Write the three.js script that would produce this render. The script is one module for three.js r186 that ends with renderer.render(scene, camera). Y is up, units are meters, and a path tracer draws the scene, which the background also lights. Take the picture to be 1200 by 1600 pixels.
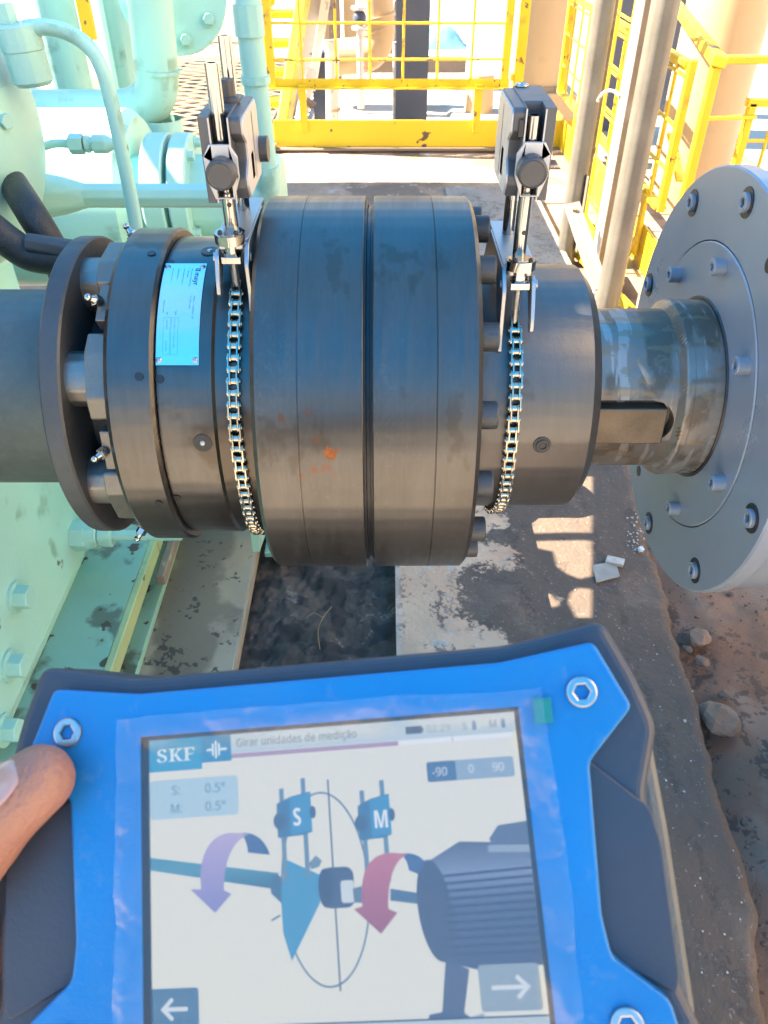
import * as THREE from 'three';
import { mergeGeometries, toCreasedNormals } from 'three/addons/utils/BufferGeometryUtils.js';
import { RoundedBoxGeometry } from 'three/addons/geometries/RoundedBoxGeometry.js';
import { MarchingCubes } from 'three/addons/objects/MarchingCubes.js';

// ------------------------------------------------------------------ camera, sky, sun, exposure
const scene = new THREE.Scene();
const PITCH = 39.3 * Math.PI / 180, FOC = 1200;
const camera = new THREE.PerspectiveCamera(2 * Math.atan(800 / FOC) * 180 / Math.PI, 0.75, 0.02, 800);
camera.position.set(0, 1.05, 0.569);
camera.rotation.x = -PITCH;
camera.focus = 0.6; camera.userData.fStop = 22;
camera.updateMatrixWorld(true);

const EXPOSURE = 7.6;
const SUN = new THREE.Vector3(-0.68, 0.715, -0.10).normalize();
const lerp = (a, b, t) => a + (b - a) * t, clamp = (x, a = 0, b = 1) => Math.min(b, Math.max(a, x));
const sstep = (a, b, x) => { const t = clamp((x - a) / (b - a)); return t * t * (3 - 2 * t); };
{
  const w = 512, h = 256, d = new Float32Array(w * h * 4);
  const stops = [[0, [.38, .31, .23]], [10, [.27, .255, .22]], [25, [.06, .175, .32]], [48, [.006, .150, .38]], [66, [.010, .128, .31]], [90, [.016, .095, .20]]];
  for (let j = 0; j < h; j++) for (let i = 0; i < w; i++) {
    const el = (((j + .5) / h) - .5) * 180, e = Math.abs(el), k = (j * w + i) * 4;
    let a = stops[0], b = stops[stops.length - 1];
    for (let s = 0; s + 1 < stops.length; s++) if (e >= stops[s][0] && e <= stops[s + 1][0]) { a = stops[s]; b = stops[s + 1]; }
    const t = a === b ? 0 : (e - a[0]) / (b[0] - a[0]);
    const az = ((i + .5) / w - .5) * 2 * Math.PI, er = el * Math.PI / 180, cs = Math.max(0, Math.cos(er) * Math.cos(az) * SUN.x + Math.sin(er) * SUN.y + Math.cos(er) * Math.sin(az) * SUN.z);
    const glow = el < 0 ? 0 : .10 * cs ** 8 + .6 * cs ** 80;                     // the pale aureole round the sun
    for (let c = 0; c < 3; c++) d[k + c] = lerp(a[1][c], b[1][c], t) * (el < 0 ? .5 : 1) + glow * [1, .93, .80][c];
    d[k + 3] = 1;
  }
  const sky = new THREE.DataTexture(d, w, h, THREE.RGBAFormat, THREE.FloatType);
  sky.mapping = THREE.EquirectangularReflectionMapping; sky.magFilter = sky.minFilter = THREE.LinearFilter; sky.needsUpdate = true;
  scene.background = sky; scene.environment = sky;
}
const sun = new THREE.DirectionalLight(0xffeed4, 5);
sun.position.copy(SUN).multiplyScalar(20); sun.castShadow = true;
sun.shadow.mapSize.set(4096, 4096); sun.shadow.radius = .2;
Object.assign(sun.shadow.camera, { left: -9, right: 9, top: 9, bottom: -9, near: .5, far: 60 });
scene.add(sun, sun.target);

// ------------------------------------------------------------------ helpers
let seed = 7; const rnd = () => { seed = (seed * 1664525 + 1013904223) >>> 0; return seed / 4294967296; };
const rr = (a, b) => a + (b - a) * rnd();
const V = (x, y, z) => new THREE.Vector3(x, y, z);
const camF = V(0, -Math.sin(PITCH), -Math.cos(PITCH)), camU = V(0, Math.cos(PITCH), -Math.sin(PITCH));
const ray = (x, y) => camF.clone().addScaledVector(V(1, 0, 0), (x - 600) / FOC).addScaledVector(camU, -(y - 800) / FOC);
const C0 = camera.position.clone();
const onY = (x, y, h = 0) => { const r = ray(x, y); return C0.clone().addScaledVector(r, (h - C0.y) / r.y); };   // the point of the place seen at a pixel, at a height
const onZ = (x, y, z) => { const r = ray(x, y); return C0.clone().addScaledVector(r, (z - C0.z) / r.z); };
const onX = (x, y, X) => { const r = ray(x, y); return C0.clone().addScaledVector(r, (X - C0.x) / r.x); };
const used = {};
function numbered(n) { if (!(n in used)) { used[n] = 0; return n; } used[n]++; return n + '_' + String(used[n]).padStart(3, '0'); }
function tag(o, label, category, group) { if (label) o.userData.label = label; if (category) o.userData.category = category; if (group) o.userData.group = group; return o; }
function thing(name, label, category, pos = [0, 0, 0], group) {
  const o = new THREE.Group(); o.name = numbered(name); o.position.set(...pos); scene.add(o); return tag(o, label, category, group);
}
function part(parent, name, geo, mat, label) {
  const m = new THREE.Mesh(geo, mat); m.name = name; m.castShadow = m.receiveShadow = true; parent.add(m); if (label) m.userData.label = label; return m;
}
function solo(name, geo, mat, label, category, group) { const m = part(scene, numbered(name), geo, mat); return tag(m, label, category, group); }
function struct(name, geo, mat) { const m = part(scene, numbered(name), geo, mat); m.userData.kind = 'structure'; return m; }
function dup(o, pos, label) { const c = o.clone(); c.name = numbered(o.name); if (pos) c.position.set(...pos); if (label) c.userData.label = label; c.userData = { ...c.userData }; scene.add(c); return c; }
function plain(g) { let q = g.index ? g.toNonIndexed() : g; for (const k of Object.keys(q.attributes)) if (!['position', 'normal', 'uv'].includes(k)) q.deleteAttribute(k); q.morphAttributes = {}; return q; }
function uvBox(g) {
  g = plain(g); const p = g.attributes.position, n = g.attributes.normal, uv = new Float32Array(p.count * 2);
  for (let i = 0; i < p.count; i += 3) {
    let a = 0, b = 0, c = 0; for (let k = 0; k < 3; k++) { a += Math.abs(n.getX(i + k)); b += Math.abs(n.getY(i + k)); c += Math.abs(n.getZ(i + k)); }
    for (let k = 0; k < 3; k++) {
      const x = p.getX(i + k), y = p.getY(i + k), z = p.getZ(i + k);
      const [u, v] = a >= b && a >= c ? [z, y] : b >= c ? [x, z] : [x, y];
      uv[(i + k) * 2] = u + a * .001; uv[(i + k) * 2 + 1] = v;
    }
  }
  g.setAttribute('uv', new THREE.BufferAttribute(uv, 2)); return g;
}
const merge = (...gs) => { const l = gs.flat().map(plain); return l.length === 1 ? l[0] : mergeGeometries(l); };
const box = (w, h, d, x = 0, y = 0, z = 0, r = Math.min(w, h, d) * .12) => uvBox((r > 0 ? new RoundedBoxGeometry(w, h, d, 2, r) : new THREE.BoxGeometry(w, h, d)).translate(x, y, z));
const aim = (g, p, q) => { const d = q.clone().sub(p); g.applyQuaternion(new THREE.Quaternion().setFromUnitVectors(V(0, 1, 0), d.clone().normalize())); return g.translate((p.x + q.x) / 2, (p.y + q.y) / 2, (p.z + q.z) / 2); };
const rod = (p, q, r, r2 = r, n = 20) => uvBox(toCreasedNormals(aim(new THREE.CylinderGeometry(r2, r, p.distanceTo(q), n), p, q), .9));
const bar = (p, q, w, t, roll = 0) => uvBox(aim(new RoundedBoxGeometry(w, p.distanceTo(q), t, 1, Math.min(w, t) * .15).rotateY(roll), p, q));
// bodies turned about the X axis: profile points [x, r]
function latheX(pts, seg = 96, crease = .5) {
  const g = new THREE.LatheGeometry(pts.map(([x, r]) => new THREE.Vector2(Math.max(r, 1e-5), x)), seg).rotateZ(-Math.PI / 2);
  return cylUV(toCreasedNormals(g, crease));
}
function cylUV(g) {                                   // metres round the axis and along it
  g = plain(g); const p = g.attributes.position, uv = new Float32Array(p.count * 2);
  for (let i = 0; i < p.count; i += 3) {
    const t = [0, 1, 2].map(k => Math.atan2(p.getY(i + k), p.getZ(i + k)));
    const m = Math.max(...t); for (let k = 0; k < 3; k++) if (m - t[k] > Math.PI) t[k] += 2 * Math.PI;
    const R = Math.max(...[0, 1, 2].map(k => Math.hypot(p.getY(i + k), p.getZ(i + k))));
    const flat = Math.abs(g.attributes.normal.getX(i)) > .8;
    for (let k = 0; k < 3; k++) { const j = i + k; if (flat) { uv[j * 2] = p.getZ(j); uv[j * 2 + 1] = p.getY(j); } else { uv[j * 2] = t[k] * R; uv[j * 2 + 1] = p.getX(j); } }
  }
  g.setAttribute('uv', new THREE.BufferAttribute(uv, 2)); return g;
}
const cylX = (x0, x1, r, n = 32, ch = 0) => latheX(ch ? [[x0, 0], [x0, r - ch], [x0 + ch, r], [x1 - ch, r], [x1, r - ch], [x1, 0]] : [[x0, 0], [x0, r], [x1, r], [x1, 0]], n);
const rotX = (g, deg) => g.rotateX(-deg * Math.PI / 180);      // +deg lifts the front (+z) side upwards
function path(points, bend) {
  const P = points, c = new THREE.CurvePath(); let last = P[0];
  for (let i = 1; i < P.length - 1; i++) {
    const a = P[i].clone().add(P[i - 1].clone().sub(P[i]).setLength(Math.min(bend, P[i].distanceTo(P[i - 1]) * .49)));
    const b = P[i].clone().add(P[i + 1].clone().sub(P[i]).setLength(Math.min(bend, P[i].distanceTo(P[i + 1]) * .49)));
    c.add(new THREE.LineCurve3(last, a)); c.add(new THREE.QuadraticBezierCurve3(a, P[i], b)); last = b;
  }
  c.add(new THREE.LineCurve3(last, P[P.length - 1])); return c;
}
const pipe = (points, r, bend = .05, seg = 90, n = 18) => uvBox(new THREE.TubeGeometry(path(points, bend), seg, r, n));
const hose = (points, r, seg = 60, n = 14) => uvBox(new THREE.TubeGeometry(new THREE.CatmullRomCurve3(points), seg, r, n));
function shape(pts, holes = []) {
  const s = new THREE.Shape(pts.map(p => new THREE.Vector2(...p)));
  for (const h of holes) s.holes.push(new THREE.Path(h.map(p => new THREE.Vector2(...p)))); return s;
}
const ext = (s, depth, bevel = 0, bs = 2, cs = 12) => new THREE.ExtrudeGeometry(s, { depth, bevelEnabled: bevel > 0, bevelSize: bevel, bevelThickness: bevel, bevelSegments: bs, bevelOffset: -bevel, curveSegments: cs });
const circlePts = (x, y, r, n = 28) => Array.from({ length: n }, (_, i) => [x + r * Math.cos(i / n * 2 * Math.PI), y + r * Math.sin(i / n * 2 * Math.PI)]);
function roundPts(pts, rad, n = 5) {                  // a polygon with its corners rounded
  const out = []; const N = pts.length;
  for (let i = 0; i < N; i++) {
    const p = new THREE.Vector2(...pts[i]), a = new THREE.Vector2(...pts[(i + N - 1) % N]), b = new THREE.Vector2(...pts[(i + 1) % N]);
    const r = Math.min(rad, p.distanceTo(a) * .45, p.distanceTo(b) * .45);
    const s = p.clone().add(a.sub(p).setLength(r)), e = p.clone().add(b.sub(p).setLength(r));
    for (let k = 0; k <= n; k++) { const t = k / n; out.push([(1 - t) ** 2 * s.x + 2 * t * (1 - t) * p.x + t * t * e.x, (1 - t) ** 2 * s.y + 2 * t * (1 - t) * p.y + t * t * e.y]); }
  } return out;
}
const hexPts = (r, rot = 0) => Array.from({ length: 6 }, (_, i) => [r * Math.cos(i * Math.PI / 3 + rot), r * Math.sin(i * Math.PI / 3 + rot)]);
// socket-head screw along +Z of its own, head base at 0; returns [head, socket]
function capScrew(r, h, sock = .52) {
  const head = ext(shape(circlePts(0, 0, r, 36), [hexPts(r * sock)]), h, r * .12, 2);
  const bottom = new THREE.CylinderGeometry(r * .62, r * .62, h * .3, 6).rotateX(Math.PI / 2).translate(0, 0, h * .2);
  return [uvBox(head), uvBox(bottom)];
}
const hexBolt = (r, h) => merge(uvBox(ext(shape(hexPts(r)), h, r * .1, 2)), uvBox(new THREE.CylinderGeometry(r * 1.35, r * 1.35, h * .22, 28).rotateX(Math.PI / 2).translate(0, 0, h * .05)));

// ------------------------------------------------------------------ noise and materials
const NS = 512;
function field(freq, oct, sd, gain = .5) {
  const out = new Float32Array(NS * NS); let s = sd; const r = () => { s = (s * 1664525 + 1013904223) >>> 0; return s / 4294967296; };
  let amp = 1, tot = 0;
  for (let o = 0, f = freq; o < oct; o++, f *= 2) {
    const g = new Float32Array(f * f).map(r); tot += amp;
    for (let y = 0; y < NS; y++) { const fy = y / NS * f, y0 = Math.floor(fy), ty = fy - y0, sy = ty * ty * (3 - 2 * ty), ya = (y0 % f) * f, yb = ((y0 + 1) % f) * f;
      for (let x = 0; x < NS; x++) { const fx = x / NS * f, x0 = Math.floor(fx), tx = fx - x0, sx = tx * tx * (3 - 2 * tx), xa = x0 % f, xb = (x0 + 1) % f;
        out[y * NS + x] += amp * lerp(lerp(g[ya + xa], g[ya + xb], sx), lerp(g[yb + xa], g[yb + xb], sx), sy); } }
    amp *= gain;
  }
  for (let i = 0; i < out.length; i++) out[i] = clamp((out[i] / tot - .5) * 1.6 + .5); return out;
}
const F = [field(4, 7, 11), field(4, 7, 29), field(16, 5, 53), field(64, 3, 91, .7), field(3, 3, 123)];
const N = (k, x, y) => F[k][((Math.floor(y * NS) % NS + NS) % NS) * NS + ((Math.floor(x * NS) % NS + NS) % NS)];
const toS = c => { c = clamp(c); return 255 * (c <= .0031308 ? 12.92 * c : 1.055 * c ** (1 / 2.4) - .055); };
function tex(T, fn, srgb = true, size = 512, size2 = size) {       // fn(u, v) in 0..1 gives linear values; the tile is T metres wide
  const d = new Uint8Array(size * size2 * 4);
  for (let j = 0; j < size2; j++) for (let i = 0; i < size; i++) {
    const c = fn((i + .5) / size, (j + .5) / size2), k = (j * size + i) * 4;
    for (let q = 0; q < 3; q++) d[k + q] = srgb ? toS(c[q]) : 255 * clamp(c[q]); d[k + 3] = 255;
  }
  const t = new THREE.DataTexture(d, size, size2); t.wrapS = t.wrapT = THREE.RepeatWrapping; t.magFilter = THREE.LinearFilter; t.minFilter = THREE.LinearMipmapLinearFilter; t.generateMipmaps = true;
  if (srgb) t.colorSpace = THREE.SRGBColorSpace; if (T) t.repeat.set(1 / T, 1 / T); t.needsUpdate = true; return t;
}
const mix3 = (a, b, t) => [lerp(a[0], b[0], t), lerp(a[1], b[1], t), lerp(a[2], b[2], t)];
const col = (...c) => new THREE.Color().setRGB(...c);
const std = o => new THREE.MeshStandardMaterial({ side: THREE.DoubleSide, ...o });
const fineBump = tex(.06, (u, v) => { const g = .5 * N(3, u, v) + .5 * N(2, u, v); return [g, g, g]; }, false);
const broadRough = tex(.25, (u, v) => { const g = .62 + .38 * (.35 * N(0, u, v) + .35 * N(1, u + .3, v + .6) + .3 * N(2, u, v)); return [g, g, g]; }, false);
function painted(base, dirt, chip, o = {}) {                         // paint with dirt patches and chips that have outlines
  const { T = .5, dirtAt = .62, chipAt = .78, rough = .45 } = o;
  return std({ roughness: rough, roughnessMap: broadRough, bumpMap: fineBump, bumpScale: .00025, map: tex(T, (u, v) => {
    const a = N(0, u, v), b = N(1, u * 2, v * 2), c = N(2, u, v); let k = mix3(base.map(x => x * .93), base.map(x => Math.min(1, x * 1.06)), N(1, u, v));
    k = mix3(k, dirt, .75 * sstep(dirtAt, dirtAt + .16, a * .7 + c * .3)); return mix3(k, chip, sstep(chipAt, chipAt + .03, b * .65 + c * .35)); }) });
}
function flat(c, rough = .6, metal = 0, v = .12, T = .3, bump = .0002) {
  return std({ roughness: rough, metalness: metal, roughnessMap: broadRough, bumpMap: bump ? fineBump : null, bumpScale: bump, map: tex(T, (x, y) => { const k = 1 - v + 2 * v * N(1, x, y) + v * .6 * (N(3, x, y) - .5); return c.map(q => q * k); }, true, 256) });
}
const mGun = std({ metalness: .92, roughness: .40, roughnessMap: broadRough, map: tex(.4, (u, v) => { const k = .9 + .2 * N(0, u, v), s = .012 * (N(3, u * .25, v * 2) - .5); return mix3([.112 * k + s, .106 * k + s, .100 * k + s], [.068, .055, .043], .7 * sstep(.70, .80, N(1, u, v) * .7 + N(2, u, v) * .3)); }), bumpMap: fineBump, bumpScale: .00006 });
const mHub = mGun.clone(); mHub.metalness = .66; mHub.roughness = .44;
const mGunDark = flat([.07, .075, .08], .7, .6, .15, .2);
const mShaftDark = flat([.09, .105, .10], .7, .55, .2, .3);
const mPin = flat([.21, .20, .185], .5, .85, .06);
const mBlock = flat([.17, .16, .145], .55, .8, .1);
const mBlack = flat([.012, .012, .014], .5, 0, .2, .1);
const mChrome = std({ color: col(.40, .395, .38), metalness: 1, roughness: .15 });
const mSteel = std({ color: col(.40, .40, .39), metalness: 1, roughness: .32, bumpMap: fineBump, bumpScale: .00004 });
const mAlu = std({ color: col(.40, .41, .42), metalness: 1, roughness: .42, bumpMap: fineBump, bumpScale: .00004 });
const mUnit = flat([.060, .064, .072], .52, 0, .06, .08, .0001);
const mUnitFace = flat([.42, .42, .43], .45, .25, .04, .08, 0);
const mKnob = flat([.05, .05, .052], .55, 0, .06, .05, .0001);
const mMotor = flat([.24, .275, .33], .40, .25, .02, .5, 0);
const mTeal = painted([.31, .56, .49], [.15, .27, .20], [.10, .08, .05], { T: .6, dirtAt: .66, chipAt: .87 });
const mTealDirty = painted([.20, .38, .31], [.06, .06, .045], [.05, .04, .03], { T: .35, dirtAt: .52, chipAt: .74, rough: .6 });
const mTealEdge = painted([.32, .42, .22], [.2, .22, .12], [.1, .08, .05], { T: .3 });
const mYellow = painted([.72, .50, .018], [.42, .27, .05], [.16, .10, .06], { T: .45, dirtAt: .62, chipAt: .74, rough: .5 });
const mYellowWorn = painted([.74, .52, .02], [.30, .19, .07], [.10, .07, .05], { T: .95, dirtAt: .58, chipAt: .72, rough: .6 });
const mGalv = flat([.17, .155, .13], .55, .3, .18, .3);
const mBrownSteel = painted([.20, .155, .12], [.10, .075, .055], [.30, .26, .2], { T: .3, rough: .7 });
const mWhite = painted([.68, .64, .58], [.4, .34, .28], [.2, .16, .12], { T: .4, rough: .6 });
const mBeige = painted([.46, .33, .19], [.36, .26, .16], [.3, .2, .1], { T: 1.2, rough: .6, dirtAt: .7, chipAt: .9 });
const mBlueSteel = painted([.055, .075, .125], [.09, .09, .09], [.12, .08, .05], { T: .6, rough: .5 });
const mRubber = flat([.024, .033, .050], .6, 0, .05, .06, .00008);
const mHose = flat([.014, .014, .013], .6, 0, .2, .1, .0006);

// ------------------------------------------------------------------ ground and floors
function sheet(x0, x1, z0, z1, y, nx, nz, hgt) {
  const g = new THREE.PlaneGeometry(x1 - x0, z1 - z0, nx, nz).rotateX(-Math.PI / 2).translate((x0 + x1) / 2, y, (z0 + z1) / 2), p = g.attributes.position;
  if (hgt) for (let i = 0; i < p.count; i++) p.setY(i, y + hgt(p.getX(i), p.getZ(i)));
  g.computeVertexNormals(); const uv = g.attributes.uv; for (let i = 0; i < p.count; i++) uv.setXY(i, p.getX(i), p.getZ(i)); return g;
}
const mYard = std({ roughness: .95, map: tex(3, (u, v) => { const k = .85 + .3 * N(0, u, v); return mix3([.42 * k, .36 * k, .29 * k], [.22, .17, .13], .6 * sstep(.6, .75, N(1, u, v))); }) });
struct('ground', merge(sheet(-300, 300, -300, 300, -.12, 1, 1)), mYard);
const grit = (u, v) => .5 * N(2, u, v) + .5 * N(3, u, v);
const mDarkFloor = std({ roughness: .85, map: tex(1.3, (u, v) => { const a = N(0, u, v), g = grit(u, v); let c = mix3([.26, .175, .118], [.37, .265, .185], a); c = mix3(c, [.12, .088, .064], .7 * sstep(.55, .7, N(1, u, v))); c = mix3(c, [.34, .31, .27], .8 * sstep(.70, .76, g * .6 + N(1, u * 3, v * 3) * .4)); return c.map(x => x * (.8 + .4 * g)); }), bumpMap: tex(.5, (u, v) => { const g = grit(u, v); return [g, g, g]; }, false), bumpScale: .004 });
struct('concrete_floor', sheet(-2.2, .668, -3.9, -.86, -.008, 60, 60, (x, z) => .004 * (N(1, x * .4, z * .4) - .5)), mDarkFloor);
struct('floor_slab', uvBox(new THREE.BoxGeometry(5, .06, 3.1).translate(-.6, -.085, -2.3)), mDarkFloor);
// the plinth beside the shaft: light concrete on the left, oil-darkened on the right, a broken right edge
const plinthEdge = [[985, 700], [992, 760], [1003, 806], [1012, 850], [1030, 872], [1034, 905], [1046, 935], [1052, 975], [1066, 1010], [1078, 1060], [1093, 1110], [1108, 1165], [1120, 1215], [1135, 1262], [1158, 1322], [1172, 1375], [1186, 1430], [1184, 1490], [1196, 1560], [1206, 1620]].map(([x, y]) => { const p = onY(x, y, 0); return [p.x + rr(-.004, .004), p.z]; });
const edgeX = z => { const e = plinthEdge; if (z < e[0][1]) return e[0][0]; for (let i = 0; i + 1 < e.length; i++) if (z <= e[i + 1][1]) return lerp(e[i][0], e[i + 1][0], (z - e[i][1]) / (e[i + 1][1] - e[i][1])); return e[e.length - 1][0]; };
function plinthTop(x, z) { return .006 * (N(1, x * 1.3, z * 1.3) - .5) + .004 * (N(2, x, z) - .5); }
{
  const nz = 150, nx = 70, z0 = -.95, z1 = .62, pos = [], uv = [], idx = [];
  for (let j = 0; j <= nz; j++) { const z = lerp(z0, z1, j / nz), xe = edgeX(z) + .010 * (N(2, z * 1.7, .3) - .5) + .006 * (N(3, z, .3) - .5);
    for (let i = 0; i <= nx + 1; i++) { const k = Math.min(i, nx) / nx, x = lerp(.022, xe, k); pos.push(x + (i > nx ? .006 : 0), i > nx ? -.11 : plinthTop(x, z) - .012 * sstep(.975, 1, k), z); uv.push((x - .022) / .62, (z - z0) / (z1 - z0)); } }
  const W = nx + 2; for (let j = 0; j < nz; j++) for (let i = 0; i <= nx; i++) { const a = j * W + i; idx.push(a, a + W, a + 1, a + 1, a + W, a + W + 1); }
  const g = new THREE.BufferGeometry(); g.setAttribute('position', new THREE.Float32BufferAttribute(pos, 3)); g.setAttribute('uv', new THREE.Float32BufferAttribute(uv, 2)); g.setIndex(idx); g.computeVertexNormals();
  const pl = tex(0, (u, v) => {                     // oil and wet soaked into the right-hand two thirds, up to a ragged line
    const x = u * .62, z = v * 1.57 - .95, n1 = N(0, x * 1.6, z * 1.6), n2 = N(1, x * 3, z * 3), g2 = .5 * N(2, x * 2.2, z * 2.2) + .5 * N(3, x * 2.2, z * 2.2);
    let c = mix3([.40, .255, .165], [.54, .375, .255], n2); c = mix3(c, [.17, .095, .060], .8 * sstep(.56, .68, g2 * .5 + n1 * .5)); c = mix3(c, [.10, .07, .055], .8 * sstep(.62, .7, N(1, x * 6, z * 6) * .5 + g2 * .5)); c = mix3(c, [.46, .43, .38], .7 * sstep(.66, .74, g2));
    let d = mix3([.042, .031, .025], [.080, .060, .047], n2); d = mix3(d, [.13, .096, .072], .5 * sstep(.6, .72, n1)); d = mix3(d, [.25, .21, .18], .6 * sstep(.90, .94, N(3, x * 3.1, z * 3.1)));
    const wet = sstep(.49, .55, (x - .160 - (z + .6) * .02) * 2.2 + .5 + .5 * (n1 - .5) + .18 * (g2 - .5));
    c = mix3(c, d, wet * (.82 + .18 * n2)); c = mix3(c, [.38, .36, .33], .5 * sstep(.015, .004, x)); return c;
  }, true, 1024, 2048); pl.wrapS = pl.wrapT = THREE.ClampToEdgeWrapping;
  struct('concrete_plinth', g, std({ map: pl, roughness: .88, bumpMap: tex(0, (u, v) => { const x = u * .62 * 3, z = v * 1.57 * 3, k = .5 * N(2, x, z) + .3 * N(3, x, z) + .2 * N(1, x, z); return [k, k, k]; }, false, 1024, 1024), bumpScale: .003 }));
  struct('rough_concrete_strip', box(.40, .09, 2.1, .47, -.041, -1.95, .006), std({ map: tex(.5, (u, v) => { const k = .8 + .4 * N(1, u, v), g3 = grit(u, v); return mix3([.27 * k, .245 * k, .215 * k], [.13, .115, .10], .7 * sstep(.55, .7, g3)); }), roughness: .9, bumpMap: fineBump, bumpScale: .001 }));
}
// grimy hollow between the steel plate and the plinth
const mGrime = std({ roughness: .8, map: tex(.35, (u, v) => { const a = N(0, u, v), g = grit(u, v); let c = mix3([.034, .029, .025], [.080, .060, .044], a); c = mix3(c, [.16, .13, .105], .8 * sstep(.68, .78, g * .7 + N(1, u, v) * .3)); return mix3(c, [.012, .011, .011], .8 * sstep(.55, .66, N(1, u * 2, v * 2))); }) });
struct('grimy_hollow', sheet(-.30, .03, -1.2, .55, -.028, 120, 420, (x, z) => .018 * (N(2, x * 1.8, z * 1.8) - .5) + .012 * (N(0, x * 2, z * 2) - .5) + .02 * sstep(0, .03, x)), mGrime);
// reddish earth to the right of the plinth
const mSoil = std({ roughness: .95, map: tex(.7, (u, v) => { const a = N(0, u, v), g = grit(u, v); let c = mix3([.17, .092, .058], [.27, .16, .105], a); c = mix3(c, [.26, .185, .14], .6 * sstep(.55, .7, N(1, u, v))); c = mix3(c, [.075, .052, .04], .8 * sstep(.64, .74, g)); return c; }), bumpMap: fineBump, bumpScale: .002 });
struct('earth', sheet(.3, 2.2, -1.45, 1.4, -.045, 190, 280, (x, z) => .030 * (N(0, x * .7, z * .7) - .5) + .012 * (N(2, x * 1.1, z * 1.1) - .5) - .02 * sstep(.1, .0, x - edgeX(z))), mSoil);

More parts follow.
